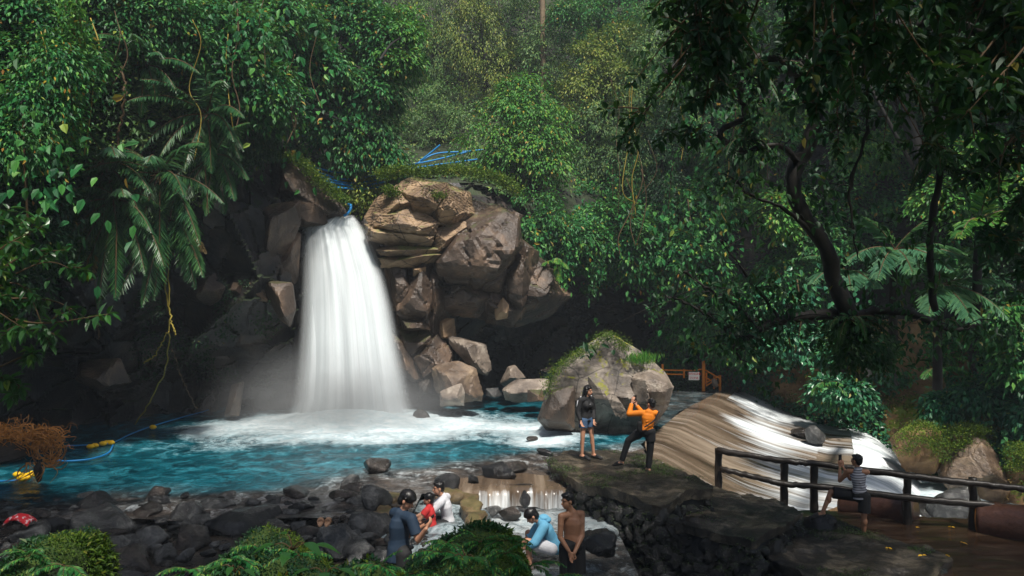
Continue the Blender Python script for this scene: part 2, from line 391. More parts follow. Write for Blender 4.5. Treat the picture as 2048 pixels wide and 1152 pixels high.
# ---------------------------------------------------------------- leaves, crowns, fronds
def leaves_arr(Cn, D, rng, L, Wd, fold=.18, six=False, up=None, jit=.35):
    n = len(Cn); D = nrm(D); U = np.array([0,0,1.])[None]+rng.normal(size=(n,3))*jit if up is None else up
    S = nrm(np.cross(D, U)); N = np.cross(S, D)
    l = (np.asarray(L)*rng.uniform(.65, 1.25, n))[:,None]; w = (np.asarray(Wd)*rng.uniform(.8, 1.15, n))[:,None]
    fold = fold*w
    if six:
        V = np.stack([Cn, Cn+D*l*.28-S*w*.5+N*fold, Cn+D*l*.68-S*w*.38+N*fold-N*l*.06, Cn+D*l-N*l*.16, Cn+D*l*.68+S*w*.38+N*fold-N*l*.06, Cn+D*l*.28+S*w*.5+N*fold], 1).reshape(-1,3)
        b = np.arange(n)[:,None]*6; Fc = np.concatenate([b+np.array([[0,1,2,3]]), b+np.array([[0,3,4,5]])])
    else:
        V = np.stack([Cn, Cn+D*l*.45-S*w*.5+N*fold, Cn+D*l-N*l*.1, Cn+D*l*.45+S*w*.5+N*fold], 1).reshape(-1,3)
        b = np.arange(n)[:,None]*4; Fc = np.concatenate([b+np.array([[0,1,2]]), b+np.array([[0,2,3]])])
    return V, Fc
def crown_arr(ells, ncl, nleaf, L, Wd, seed, crad=.38, droop=.5, six=False, hang=0.0, inner=.25):
    """leaf clumps over a lumpy union of ellipsoids (cx,cy,cz,rx,ry,rz)"""
    ncl = int(ncl*.85); crad *= .8; inner = .15; rng = np.random.RandomState(seed); E = np.array(ells, float)
    a = (E[:,3]*E[:,4]*E[:,5])**(2/3); k = rng.choice(len(E), ncl, p=a/a.sum())
    u = nrm(rng.normal(size=(ncl,3))+[0,-.25,.25]); 
    rr = np.where(rng.rand(ncl) < inner, rng.uniform(.35,.75,ncl), rng.uniform(.78,1.08,ncl))
    p = E[k,:3]+E[k,3:]*u*rr[:,None]
    rr2 = 1+.22*vnoise(p*1.1, seed); p = E[k,:3]+(p-E[k,:3])*rr2[:,None]
    nl = np.maximum(4, (nleaf*rng.uniform(.4,1.5,ncl)).astype(int)); idx = np.repeat(np.arange(ncl), nl); n = len(idx)
    cr = (crad*rng.uniform(.6,1.35,ncl))[idx][:,None]
    q = rng.normal(size=(n,3))*cr*[.6,.6,.33]; q[:,2] -= hang*rng.rand(n)*2*cr[:,0]
    r2 = np.linalg.norm(q[:,:2],axis=1); q[:,2] -= .5*r2*r2/cr[:,0]
    Cn = p[idx]+q
    D = nrm(u[idx]*.7+nrm(q+1e-6)*.9+rng.normal(size=(n,3))*.5)-np.array([0,0,droop])
    U = np.array([0,0,1.])[None]+u[idx]*.7+rng.normal(size=(n,3))*.35
    V, Fc = leaves_arr(Cn, D, rng, L, Wd, six=six, up=U)
    return V, Fc, p
def tree(name, base, ells, label, cat='tree', group=None, mat='leaf', ncl=120, nleaf=40, L=.18, Wd=.08, seed=1, crad=.4, droop=.5, six=False, hang=0, trunk=None, trad=(.14,.05), barkm='bark', limbs=10, leafname='crown'):
    """base = world point; ells in world metres"""
    V, Fc, p = crown_arr(ells, ncl, nleaf, L, Wd, seed, crad, droop, six, hang)
    base = np.array(base, float); t = thing(name, base, label, cat, group)
    obj(leafname, mesh(leafname, V-base, Fc, False, [M[mat]]), t)
    mb = MB(); rng = random.Random(seed)
    E = np.array(ells, float); top = E[:,:3].mean(0)
    tp = np.array(trunk, float) if trunk is not None else np.stack([base, base*.6+top*.4+[rng.uniform(-.2,.2),0,rng.uniform(0,.3)], top])
    sp = spline(tp, 16); mb.add(*tube(sp, trad, 7))
    rs = np.random.RandomState(seed)
    for q in p[rs.permutation(len(p))[:limbs]]:
        s = sp[rs.randint(5, 16)]; mid = (s+q)/2+[0,0,.15*np.linalg.norm(q-s)*.5]
        mb.add(*tube(spline([s, mid, q], 8), (trad[1]*.6, .012), 5))
    obj('trunk' if cat == 'tree' else 'stem', mb.mesh('trunk', [M[barkm]], True, base), t)
    return t
def frond_arr(base, d, length, nl, leafL, leafW, rng, bend=.8, vdrop=.5, taper=True, comb=0.0, jit=.08):
    """feather-shaped leaf: rachis + leaflets. returns (rachis points, V, F)"""
    d = nrm(np.array(d, float)); n = 14; pts = [np.array(base, float)]; dd = d.copy()
    for k in range(n): dd = nrm(dd+np.array([0,0,-bend/n])); pts.append(pts[-1]+dd*length/n)
    pts = np.array(pts); u = np.linspace(.12, 1.0, nl); sp = np.stack([np.interp(u*n, np.arange(n+1), pts[:,k]) for k in range(3)], 1)
    T = nrm(np.stack([np.interp(u*n, np.arange(n+1), np.gradient(pts[:,k])) for k in range(3)], 1))
    S = nrm(np.cross(T, [0,0,1.])+1e-6); N = np.cross(S, T)
    Cn = []; D = []; Ls = []
    for sd in (-1, 1):
        Cn.append(sp); D.append(nrm(sd*S*1.0+T*(.55+.5*u[:,None])-np.array([0,0,1.])*vdrop+rng.normal(size=(nl,3))*jit+comb*N))
        prof = np.sin(np.clip(.18+u*.82,0,1)*np.pi)**.6 if taper else np.ones(nl)
        Ls.append(leafL*np.maximum(prof,.18))
    Cn = np.concatenate(Cn); D = np.concatenate(D); Ls = np.concatenate(Ls)
    V, Fc = leaves_arr(Cn, D, rng, Ls, leafW, .25, six=False, up=np.concatenate([N,N])+rng.normal(size=(2*nl,3))*.1)
    return pts, V, Fc
def frond_plant(name, base, fr, label, cat, mat, length, nl, leafL, leafW, seed, group=None, bend=.9, vdrop=.5, trunk=None, trad=.05, rach=.012, matr='palm'):
    """fr: list of (dx,dy,dz,scale[,mat]) fronds"""
    rng = np.random.RandomState(seed); base = np.array(base, float); t = thing(name, base, label, cat, group)
    for f in fr:
        p, V, Fc = frond_arr(np.zeros(3), f[:3], length*f[3], nl, leafL*f[3]**.5, leafW, rng, bend*rng.uniform(.8,1.25), vdrop)
        mb = MB(); mb.add(V, Fc, 0); mb.add(*tube(p, (rach, rach*.3), 4), 1); mm = f[4] if len(f) > 4 else mat
        obj('frond', mb.mesh('frond', [M[mm], M['twig']]), t)
    if trunk is not None:
        obj('trunk', (lambda m: m.mesh('trunk', [M['bark']], True, base))(MB().add(*tube(spline(trunk, 14), trad, 8))), t)
    return t
# ---------------------------------------------------------------- gorge wall (one sheet of real depth)
CP = [(-700,-300,12),(-700,400,12),(-700,860,12),(-300,-300,14),(-300,300,14),(-300,850,14),(0,-200,17),(0,100,18),(0,400,18.5),(0,620,19),(0,760,20.5),(0,860,21),
 (200,-200,21),(200,100,20.5),(200,400,20),(220,560,21.5),(200,700,21.5),(200,770,23.5),(200,860,23.5),(420,-200,23),(420,60,23.5),(400,300,23),(400,470,23),(400,560,23.3),(400,700,24.2),(400,760,26),(400,860,26),
 (560,-200,27),(550,150,27),(540,300,25.5),(540,430,24.6),(560,520,24.6),(560,620,24.9),(560,720,25.6),(570,760,27.2),(570,860,27.5),
 (655,425,28.2),(655,470,26.9),(655,600,27.2),(655,860,27.6),(720,425,28.2),(720,470,26.9),(740,600,27.2),(720,860,27.6),
 (640,370,31),(700,370,33),(700,300,36),(720,200,40),(700,0,42),(700,-200,44),(800,350,30),(800,425,27),(790,600,26.8),(810,720,27.2),(820,860,27.5),
 (850,300,36),(880,200,41),(880,0,44),(880,-300,48),(900,400,27.2),(900,550,27.6),(900,720,28.6),(900,860,29.5),(1000,330,31),(1000,400,28.6),(1000,540,28.4),(1000,640,29.6),(1000,700,32),(1000,860,33),
 (1050,200,40),(1050,0,45),(1050,-300,49),(1100,420,29.6),(1100,520,29.6),(1100,590,30.6),(1100,650,34),(1100,860,35),(1200,0,44),(1200,200,39),(1200,330,35.5),(1200,430,31.5),(1220,530,30.6),(1210,590,34.5),(1210,680,36.5),(1210,860,36),
 (1300,-300,46),(1300,100,40),(1300,300,36),(1310,450,32.5),(1310,560,32.6),(1310,650,35),(1330,770,34.5),(1330,860,34.5),
 (1500,-300,40),(1500,100,36),(1500,400,34),(1500,600,33),(1480,740,32.6),(1480,800,32.6),(1700,-300,34),(1700,100,33),(1700,400,31),(1700,640,30.5),(1640,770,29.5),(1650,860,28.8),(1700,900,28.3),
 (1800,780,27.5),(1800,880,26.4),(1800,960,26),(1900,-300,28),(1900,200,27),(1900,500,26),(1900,700,26.5),(1950,820,25),(1920,900,24),(1920,1000,23.6),(2048,-300,25),(2048,400,24),(2048,700,23.5),(2048,850,22.8),(2048,930,22),(2048,1000,21.5),(2048,1060,21),
 (2300,-300,26),(2300,500,25),(2300,900,22),(2300,1080,20),(2700,-300,24),(2700,500,24),(2700,1100,19),(1700,1060,27.5),(1500,1060,31),(1100,1060,35),(700,1060,28),(200,1060,24),(-300,1060,15)]
cp = np.array(CP, float)
A = np.abs(np.linalg.norm(cp[:,None,:2]-cp[None,:,:2], axis=2))/1000
wts = np.linalg.solve(A+np.eye(len(cp))*1e-4, cp[:,2]-28)
def depth_at(px, py):
    px = np.atleast_1d(px).astype(float); py = np.atleast_1d(py).astype(float); out = []
    for k in range(0, len(px), 20000):
        a = np.linalg.norm(np.stack([px[k:k+20000], py[k:k+20000]], 1)[:,None]-cp[None,:,:2], axis=2)/1000
        out.append(a@wts+28)
    return np.concatenate(out)
ROCKP = [(-60,600),(120,540),(260,500),(390,470),(400,400),(430,330),(540,310),(640,330),(720,400),(780,345),(1020,385),(1060,480),(1150,560),(1300,540),(1330,760),(1330,1100),(-60,1100)]
def rockness(px, py):
    j = 25*fbm(np.stack([px/70, py/70, px*0], 1), 1, 3, 5)
    return inpoly(px+j, py+j*.7, ROCKP)
def wall_points(px, py):
    d = depth_at(px, py); W = np.stack([(px-1024)/F*d, d, CZ-(py-576)/F*d], 1)
    rk = rockness(px, py).astype(float)
    c1, e1 = cells(W*np.array([1,1,.8]), .42, 3, .9); c2, e2 = cells(W, 1.15, 31, .9)
    off = rk*(1.15*c1+.42*c2-.25*np.clip(.12-e1,0,.12)/.12)+(1-rk)*(.7*fbm(W, .35, 4, 9))+.05*fbm(W, 2.2, 4, 2)
    off = off*np.where((px > 1280) & (py > 740), .45, 1)
    off = np.where((px > 585) & (px < 800) & (py > 400) & (py < 850), off*.3+.35, off)
    W = W*(1+(off/d))[:,None]-np.array([0,0,1.])*0
    W[:,2] += (CZ*off/d)*-1+0
    W[:,2] = CZ-(py-576)/F*(d+off)
    return W, rk
nu, nv = 640, 330
gx, gy = np.meshgrid(np.linspace(-700, 2700, nu), np.linspace(-300, 1060, nv), indexing='ij')
W, rk = wall_points(gx.ravel(), gy.ravel())
Fw = grid_faces(nu, nv)
rkf = rk[Fw].mean(1) > .5
bankf = ((gx.ravel()[Fw].mean(1) > 1400) & (gy.ravel()[Fw].mean(1) > 640))
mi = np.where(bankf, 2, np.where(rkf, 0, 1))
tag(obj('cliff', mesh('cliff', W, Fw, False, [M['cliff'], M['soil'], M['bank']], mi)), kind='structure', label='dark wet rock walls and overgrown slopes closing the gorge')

# ---------------------------------------------------------------- ground
def ground_z(x, y):
    z = np.full(len(x), -.75)
    shore = sstep(15.6, 14.2, y)*sstep(-.9, -2.2, x)
    z = z+shore*.62
    z = np.where((x > -2.0), z-.15*sstep(15.5,14.5,y), z)
    fg = sstep(9.2, 5.0, y)
    fg = fg*sstep(1.6, .4, x); z = z*(1-fg)+(1.75)*fg
    z = np.where(x > 1.6, np.where(y < 11.5, z, z-1.2*sstep(13,17,y)), z)
    far = sstep(19, 23, y)*sstep(7, 10, x); z = z-1.2*far
    return z+.09*fbm(np.stack([x,y,x*0],1), .9, 4, 4)
gu, gv = np.meshgrid(np.linspace(-26, 26, 260), np.linspace(-8, 40, 240), indexing='ij')
gz = ground_z(gu.ravel(), gv.ravel())
Vg = np.stack([gu.ravel(), gv.ravel(), gz], 1); Fg = grid_faces(260, 240)
tag(obj('ground', mesh('ground', Vg, Fg, True, [M['bed'], M['moss_ground']], (gv.ravel()[Fg].mean(1) < 7.5).astype(int))), kind='structure')
big = tag(obj('terrain', mesh('terrain', np.array([[-90,-60,-3.2],[90,-60,-3.2],[90,90,-3.2],[-90,90,-3.2]]), np.array([[0,1,2,3]]), False, [M['soil']])), kind='structure')

# ---------------------------------------------------------------- pool
crest = np.array([(3.0,16.9),(3.1,17.6),(3.35,20.8),(4.55,23.6),(5.4,26),(7.9,30.7),(9.6,34)])
def crest_x(y): return np.interp(y, crest[:,1], crest[:,0])
def shore_y(x): return np.interp(x, [-20,-9,-5.4,-3.5,-1.5,.9,2.2,3.5,6], [14.6,14.9,15.6,17.2,18.4,19.9,20.4,20.4,20.6])
wu, wv = np.meshgrid(np.linspace(-21, 10, 520), np.linspace(13.6, 37, 420), indexing='ij')
x, y = wu.ravel(), wv.ravel()
p2 = np.stack([x*.45, y*1.1, x*0], 1)
foam = .9*np.exp(-(((x+4.9)/2.9)**2+((y-24.0)/2.8)**2)**.9)+.5*np.exp(-(((x+3.0)/4.2)**2+((y-23.4)/1.7)**2))
foam += .55*np.exp(-(((x-1.0)/1.2)**2+((y-22.2)/1.6)**2))+.5*np.exp(-(((x-.9)/.7)**2+((y-21)/.8)**2))
foam += .25*np.exp(-(((x+8.3)/1.5)**2+((y-22.5)/1.2)**2))
foam += .16*np.exp(-((y-(shore_y(x)-.9))/.8)**2)*(x > -7)
shal = sstep(.9, -.7, y-shore_y(x)+.6*fbm(p2, 1.2, 3, 8))
foam = foam*(1+.35*fbm(p2, 1.0, 4, 61)); foam += .12*np.clip(fbm(p2,.5,3,62),0,1)
shal = np.maximum(shal, .75*sstep(2.2,3.2,x)*sstep(22.6,24,y))
foam = foam-.22*sstep(25.5, 27, y)*(x > 0)-.1*sstep(-9,-13,x)
ht = (.035+.10*np.clip(foam,0,1))*fbm(p2, 1.3, 5, 12)+.35*np.exp(-(((x+4.9)/1.7)**2+((y-24.6)/1.3)**2))
ht *= np.where((x > 2.4) & (y > 23), .25, 1)
Vw = np.stack([x, y, ht], 1); Fq = grid_faces(520, 420)
cx, cy = x[Fq].mean(1), y[Fq].mean(1)
keep = (cx < crest_x(cy)) & ~((cx > -1.75) & (cy < np.where(cx < -.95, 15.7, 16.3))) & (cy > 13.9)
tag(obj('water', mesh('water', Vw, Fq[keep], True, [M['water']], None, {'foam': foam, 'shallow': shal})), kind='structure', label='turquoise plunge pool streaked with white foam')

# lower stream in front of the little ledge and the bathing basin
su_, sv_ = np.meshgrid(np.linspace(-3.2, 1.9, 160), np.linspace(9.0, 16.0, 160), indexing='ij')
x, y = su_.ravel(), sv_.ravel(); p2 = np.stack([x*.9, y*1.3, x*0], 1)
inb = ((x+1.55)/1.2)**2+((y-14.3)/1.5)**2 < 1
zz = np.where(inb, -.12, -.34)+.05*fbm(p2, 2, 4, 3)
fo = np.where(inb, .25, .30*np.exp(-((y-15)/.9)**2)+.1)
tag(obj('stream', mesh('stream', np.stack([x,y,zz],1), grid_faces(160,160), True, [M['water']], None, {'foam': fo, 'shallow': np.where(inb, .6, .9)})), kind='structure', label='shallow rocky stream below the little ledge')
# ledge with a thin curtain of water
mb = MB()
pts = [G(942,972,.02),G(1000,968,.02),G(1060,965,.02)]
lx = np.linspace(-1.5, 1.3, 60); V = []; 
prof = [(0.0,.02),(.0,.015),(-.35,.0),(-.5,-.02),(-.56,-.1),(-.6,-.34)]
for q, (dy, z) in enumerate(prof):
    for X in lx: V.append([X, 16.35+dy+.16*math.sin(X*2.2+1)+.07*math.sin(X*7.3)+(.05*math.sin(X*17) if q > 2 else 0)+(.7 if q == 0 else 0), z])
V = np.array(V); uvs = np.stack([V[:,0]*.12, np.repeat([0,.1,.3,.4,.5,.7], 60)*.5], 1)
fo = np.repeat([-.4,-.3,-.25,-.05,.08,.25], 60)
o = obj('ledge_water', mesh('ledge_water', V, grid_faces(6,60), True, [M['weirw']], None, {'foam': fo}, uvs)); tag(o, kind='structure')

# ---------------------------------------------------------------- weir ramp
n1_, n2_ = 150, 90
cr = spline([(3.0,16.6,0),(3.2,18.6,0),(3.5,21,0),(4.55,23.6,0),(5.7,26.5,0),(7.6,30.2,0),(9.0,33.5,0)], n1_)
bt = spline([(4.2,15.9,-.95),(6.0,17.4,-1.05),(7.6,18.7,-1.1),(8.9,20.8,-1.1),(10.2,24,-1.05),(11.3,26.8,-.95),(12.6,30.5,-.8)], n1_)
t = np.linspace(0, 1, n2_)
V = []; uvs = []; fo = []
for i in range(n1_):
    s = i/(n1_-1)
    q = cr[i][None]*(1-t[:,None])+bt[i][None]*t[:,None]
    prof = np.where(t < .1, .02*t/.1, .02+(t-.1)/.9*.98); prof = prof**1.0
    q[:,2] = bt[i][2]*np.clip(prof*1.15-.15*np.sin(t*np.pi)**2*(-1), 0, 1.0)+.02
    V.append(q); uvs.append(np.stack([np.full(n2_, s), t+.35*s], 1))
    px = s
    f = -.27+.5*sstep(.3, .85, t)*sstep(.9,.15,s)+.12*sstep(.1,.4,t)+.42*np.exp(-((t-(.25+.75*(1-s)))/.16)**2)*sstep(.35,.7,s)+.5*np.exp(-((s-.86)/.05)**2)*(t > .12)+.45*np.exp(-((s-.70)/.035)**2)*sstep(.1,.35,t)+.3*np.exp(-((s-.52)/.03)**2)*sstep(.2,.4,t)
    f = f-.25*np.exp(-((s-.64)/.04)**2)*(t > .8)
    fo.append(f)
V = np.concatenate(V); uvs = np.concatenate(uvs); fo = np.concatenate(fo)
V[:,2] += .03*fbm(np.stack([uvs[:,0]*9, uvs[:,1]*4, uvs[:,0]*0], 1), 1, 4, 6)
weir = tag(obj('weir', mesh('weir', V, grid_faces(n1_, n2_), True, [M['weirw']], None, {'foam': fo}, uvs)), kind='structure', label='brown sloping weir with silky water running down it')
# apron under the ramp
mb = MB(); Vs = np.concatenate([V.reshape(n1_,n2_,3)[:,-1], V.reshape(n1_,n2_,3)[:,-1]*[1,1,0]+[0.0,0,-3.2]])
i = np.arange(n1_-1); mb.add(Vs, np.stack([i, i+1, i+1+n1_, i+n1_], 1))
tag(obj('weir_foot', mb.mesh('weir_foot', [M['bank']], True)), kind='structure')
# right-hand cascade off the ramp's lip
def cascade(name, lip, vdir, drop, n=40, foamv=.75, w=1.0, label=None):
    lip = spline(lip, 60); V = []; U = []; E = []
    for k in range(n):
        tt = k/(n-1); q = lip+np.asarray(vdir)[None]*tt*w; q[:,2] = lip[:,2]-drop*tt**1.9; V.append(q)
        U.append(np.stack([np.linspace(0,1,60), np.full(60, tt)], 1)); E.append(np.full(60, foamv+.2*tt))
    V = np.concatenate(V); V = V+np.array([1,1,0])*(.05*fbm(V*[1,1,.15], 2.2, 3, 5))[:,None]
    o = obj(name, mesh(name, V, grid_faces(n, 60), True, [M['weirw']], None, {'foam': np.concatenate(E)}, np.concatenate(U)*[.5,.8])); return tag(o, label=label, kind='structure')
cascade('cascade', [(8.6,20.0,-1.05),(9.2,21.5,-1.07),(10.2,24,-1.02),(11.3,26.8,-.93),(12.2,29.5,-.83)], (1.6,-1.6,0), 1.1, label='white cascade curling off the end of the weir')
wu, wv = np.meshgrid(np.linspace(4.0, 19, 200), np.linspace(16.3, 30, 180), indexing='ij'); x, y = wu.ravel(), wv.ravel()
fo = .62*np.exp(-(((x-11.4)/2.2)**2+((y-22.5)/2.2)**2))+.42*np.exp(-(((x-9)/2.5)**2+((y-19)/1.4)**2))+.15
z = -1.95+.08*fbm(np.stack([x*.6,y*1.2,x*0],1), 1.5, 4, 5)+.25*fo
tag(obj('lower_pool', mesh('lower_pool', np.stack([x,y,z],1), grid_faces(200,180), True, [M['water']], None, {'foam': fo, 'shallow': np.full(len(x), .25)})), kind='structure', label='foaming lower pool behind the log fence')
# flooded path at lower right
wu, wv = np.meshgrid(np.linspace(4.4, 16, 160), np.linspace(10.5, 17.1, 120), indexing='ij'); x, y = wu.ravel(), wv.ravel()
yb = np.interp(x, [4.4,6.6,8.3,10.5,16], [17.0,16.9,16.4,16.0,15.4])
z = np.where(y > yb, -.66-2*np.clip(y-yb,0,1), -.66)+.018*fbm(np.stack([x*.7,y*1.6,x*0],1), 2.2, 4, 5)
b = NB('path_water'); v = b.pos(); n = b.noise(b.mapv(v,(.7,2.4,1)),1.6,7,.6)
c = b.ramp(n, [(.3,(.02,.012,.007)),(.55,(.055,.032,.019)),(.75,(.13,.09,.06))])
M['path'] = b.done(b.bsdf(c, .16, .5, b.bump(n,.4,.06)))
tag(obj('path', mesh('path', np.stack([x,y,z],1), grid_faces(160,120), True, [M['path']])), kind='structure', label='flooded brown footpath')

# ---------------------------------------------------------------- the waterfall
LE = [(432,652),(445,625),(456,600),(500,601),(560,600),(640,596),(720,590),(800,580),(850,560)]
RE = [(432,712),(445,722),(470,740),(500,752),(550,772),(610,788),(700,806),(800,828),(850,846)]
def fall_layer(name, seed, doff, inset, dens, n=90, m=120):
    V = []; U = []; E = []; Dn = []
    py = np.linspace(430, 848, n); l = np.interp(py, *zip(*LE)); r = np.interp(py, *zip(*RE))
    tt = (py-430)/418
    d = 27.2-2.6*np.sqrt(np.clip(tt,0,1))*.9-doff
    u = np.linspace(0, 1, m)
    for k in range(n):
        L, Rr = l[k]+inset*(r[k]-l[k]), r[k]-inset*(r[k]-l[k])
        px = L+(Rr-L)*u; bulge = .55*(1-(2*u-1)**2)*(.25+.75*tt[k])
        dd = d[k]-bulge+.10*vnoise(np.stack([u*14+seed, np.full(m, tt[k]*1.3), u*0],1), seed)
        V.append(np.stack([(px-1024)/F*dd, dd, np.full(m, CZ-(py[k]-576)/F*d[k])], 1))
        U.append(np.stack([u+.13*seed, np.full(m, tt[k])], 1))
        ed = sstep(0, .22, u)*sstep(1, .78, u); ed = ed*sstep(0,.03,tt[k])
        gap = 1-.75*np.exp(-((u-.17)/.07)**2)*sstep(.55,.1,tt[k])
        E.append(np.clip(ed*1.15,0,1)*gap); Dn.append(np.full(m, dens))
    me = mesh(name, np.concatenate(V), grid_faces(n, m), True, [M['fall']], None, {'foam': np.full(n*m,.3), 'edge': np.concatenate(E), 'dens': np.concatenate(Dn)}, np.concatenate(U))
    return me
fall = tag(obj('waterfall', fall_layer('waterfall', 1, 0.0, .01, .9)), kind='structure', label='tall white waterfall pouring into the pool')
obj('water_veil', fall_layer('water_veil', 5, .25, .0, .8), fall)
obj('water_veil', fall_layer('water_veil', 9, .42, .05, .7), fall)
# stream feeding the lip
sx = spline([(-4.6,36,7.4),(-5.0,32,6.85),(-5.7,28.6,6.45),(-5.85,27.15,6.36)], 40); V = []; U = []
for k in range(40):
    w = np.linspace(-1,1,20)*np.interp(k,[0,39],[1.2,.55]); V.append(np.stack([sx[k,0]+w, np.full(20,sx[k,1]), sx[k,2]+.06*np.cos(w*9)+0*w],1)); U.append(np.stack([np.linspace(0,.3,20), np.full(20,k/39)],1))
tag(obj('upper_stream', mesh('upper_stream', np.concatenate(V), grid_faces(40,20), True, [M['weirw']], None, {'foam': np.full(800,.35)}, np.concatenate(U))), kind='structure')
# foam mound + spray at the foot
def spraymat(name, dens, r=1.0):
    b = NB(name); v = b.objc()
    l = b.n('VectorMath', _operation='LENGTH'); b.L.new(v, l.inputs[0])
    f = b.math('POWER', b.math('SUBTRACT', 1.0, l.outputs['Value'], clamp=True), 1.7)
    n = b.noise(v, 2.6, 3, .6)
    f = b.math('MULTIPLY', f, b.math('MULTIPLY', b.math('SUBTRACT', n, .22, clamp=True), dens*2.2))
    p = b.n('VolumePrincipled', Density=f); p.inputs['Color'].default_value = (.93,.97,1,1); p.inputs['Anisotropy'].default_value = .2
    return b.done(None, p.outputs[0])
def spray(name, c, r, dens, label):
    U, Fc = ico(3); o = obj(name, mesh(name, U*.98, Fc, True, [spraymat(name, dens)]), loc=c); o.scale = r; return tag(o, label=label, kind='stuff')
SPRAY = True
if SPRAY:
    spray('mist', (-5.0, 23.3, .5), (4.6, 2.6, 2.3), 1.25, 'white spray hanging over the foot of the waterfall')
# ---------------------------------------------------------------- big rocks
def crop(pts): return [(680+a/2.057, 300+b/2.057) for a, b in pts]
def rockthing(name, parts, label, cat='rock', group=None):
    mb = MB()
    for V, Fc in parts: mb.add(V, Fc)
    allv = np.concatenate(mb.V); c = np.array([allv[:,0].mean(), allv[:,1].mean(), allv[:,2].min()])
    return mb, c, label
def addrock(name, V, Fc, mat, label, cat='boulder', group=None, smooth=False):
    V = np.asarray(V); c = np.array([V[:,0].mean(), V[:,1].mean(), V[:,2].min()])
    return tag(obj(name, mesh(name, V-c, Fc, smooth, [M[mat]]), loc=c), label, cat, group)
mb = MB()
# tan upper mass built of tilted slabs, then the dark blocks under and right of it
tan = [([(110,270),(150,205),(230,150),(300,180),(300,260),(200,330),(130,340)],26.0,1.3),
 ([(220,160),(300,120),(430,140),(450,200),(380,280),(290,290)],26.1,1.3),
 ([(370,250),(440,150),(530,185),(545,260),(480,330),(390,340)],26.3,1.3),
 ([(150,260),(300,235),(400,300),(370,350),(250,360),(140,330)],25.7,.8),
 ([(120,310),(260,320),(370,350),(360,390),(230,395),(130,370)],25.7,.8),
 ([(140,370),(260,385),(430,350),(470,390),(330,440),(180,430)],25.8,.8),
 ([(380,330),(500,300),(540,310),(470,390),(400,420)],25.9,.8),
 ([(170,420),(320,420),(440,400),(430,450),(300,480),(190,480)],26.0,.9)]
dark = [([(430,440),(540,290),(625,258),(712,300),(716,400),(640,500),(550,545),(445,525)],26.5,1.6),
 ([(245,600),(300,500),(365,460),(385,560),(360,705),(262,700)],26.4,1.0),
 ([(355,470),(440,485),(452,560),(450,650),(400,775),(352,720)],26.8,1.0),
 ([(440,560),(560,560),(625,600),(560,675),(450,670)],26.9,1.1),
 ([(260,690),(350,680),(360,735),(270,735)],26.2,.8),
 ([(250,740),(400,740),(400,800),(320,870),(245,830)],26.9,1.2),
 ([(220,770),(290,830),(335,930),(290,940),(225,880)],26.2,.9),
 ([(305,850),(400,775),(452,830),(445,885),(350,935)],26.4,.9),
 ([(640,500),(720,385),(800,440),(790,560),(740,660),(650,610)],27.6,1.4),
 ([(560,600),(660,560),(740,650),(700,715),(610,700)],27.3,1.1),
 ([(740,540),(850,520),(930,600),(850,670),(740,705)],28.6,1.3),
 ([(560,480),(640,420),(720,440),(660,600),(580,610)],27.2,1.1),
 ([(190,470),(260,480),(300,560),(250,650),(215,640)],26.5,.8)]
lit = [([(622,340),(705,310),(716,400),(650,480),(640,420)],25.7,.75),([(550,450),(590,430),(600,490),(645,500),(610,535),(555,520)],25.6,.6),([(634,655),(670,606),(697,640),(690,692),(640,702)],26.4,.5),([(300,485),(355,480),(350,520),(300,520)],25.9,.5),([(395,690),(470,690),(480,770),(405,780)],26.6,.7)]
for k, (pl, d, t) in enumerate(tan): V, Fc = polyrock(crop(pl), d, t, 100+k, 6, crack=.06, tilt=(10,45), scale=1.12, strata=.035, rough=.015); mb.add(V, Fc, 0)
for k, (pl, d, t) in enumerate(dark): V, Fc = polyrock(crop(pl), d, t, 140+k, 5, crack=.075, tilt=(5,34), scale=1.26); mb.add(V, Fc, 1)
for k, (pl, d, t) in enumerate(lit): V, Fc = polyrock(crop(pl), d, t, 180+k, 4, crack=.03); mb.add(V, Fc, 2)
for k,(pl,d,t) in enumerate([([(110,260),(220,150),(440,130),(560,200),(640,260),(720,320),(720,470),(600,600),(300,560),(200,470)],27.5,1.2),([(200,450),(460,470),(640,520),(640,660),(450,720),(420,930),(250,940),(215,700)],27.5,1.1),([(560,420),(760,400),(900,500),(860,640),(700,720),(560,690)],28.2,1.3)]):
    V, Fc = polyrock(crop(pl), d, t, 90+k, 6, crack=.09, tilt=(10,35)); mb.add(V, Fc, 1)
c0 = P(870, 760, 26.5)
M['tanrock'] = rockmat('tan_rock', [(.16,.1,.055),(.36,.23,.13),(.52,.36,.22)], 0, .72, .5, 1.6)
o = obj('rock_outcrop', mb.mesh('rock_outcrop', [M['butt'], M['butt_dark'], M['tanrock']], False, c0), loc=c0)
tag(o, 'tall tan and brown fractured rock outcrop beside the waterfall', 'rock outcrop')
# moss cap on the outcrop
def mosscap(pts, d, r, n, seed, parent, off, mat='moss_leaf', L=.09, name='moss', dy=.9):
    rng = np.random.RandomState(seed); sp = spline([P(px,py,d) for px,py in pts], n)
    Cn = sp+rng.normal(size=(n,3))*np.array([r*1.2, dy, r*.45])
    Fl = nrm(rng.normal(size=(n,3))+[0,-.4,.5])
    V, Fc = leaves_arr(Cn, Fl, rng, L, L*.55); o = obj(name, mesh(name, V-off, Fc, False, [M[mat]]), parent)
    return o
# moss and plants on the outcrop top
off = np.array(c0)
mosscap([(760,352),(800,342),(850,345),(900,340),(960,348),(1010,362),(1030,385)], 26.4, .12, 5200, 3, o, off, L=.10, dy=.5)
mosscap([(775,375),(790,392)], 25.3, .12, 700, 4, o, off, L=.08, dy=.12)
mosscap([(870,388),(890,395)], 25.3, .12, 400, 5, o, off, L=.07, dy=.1)
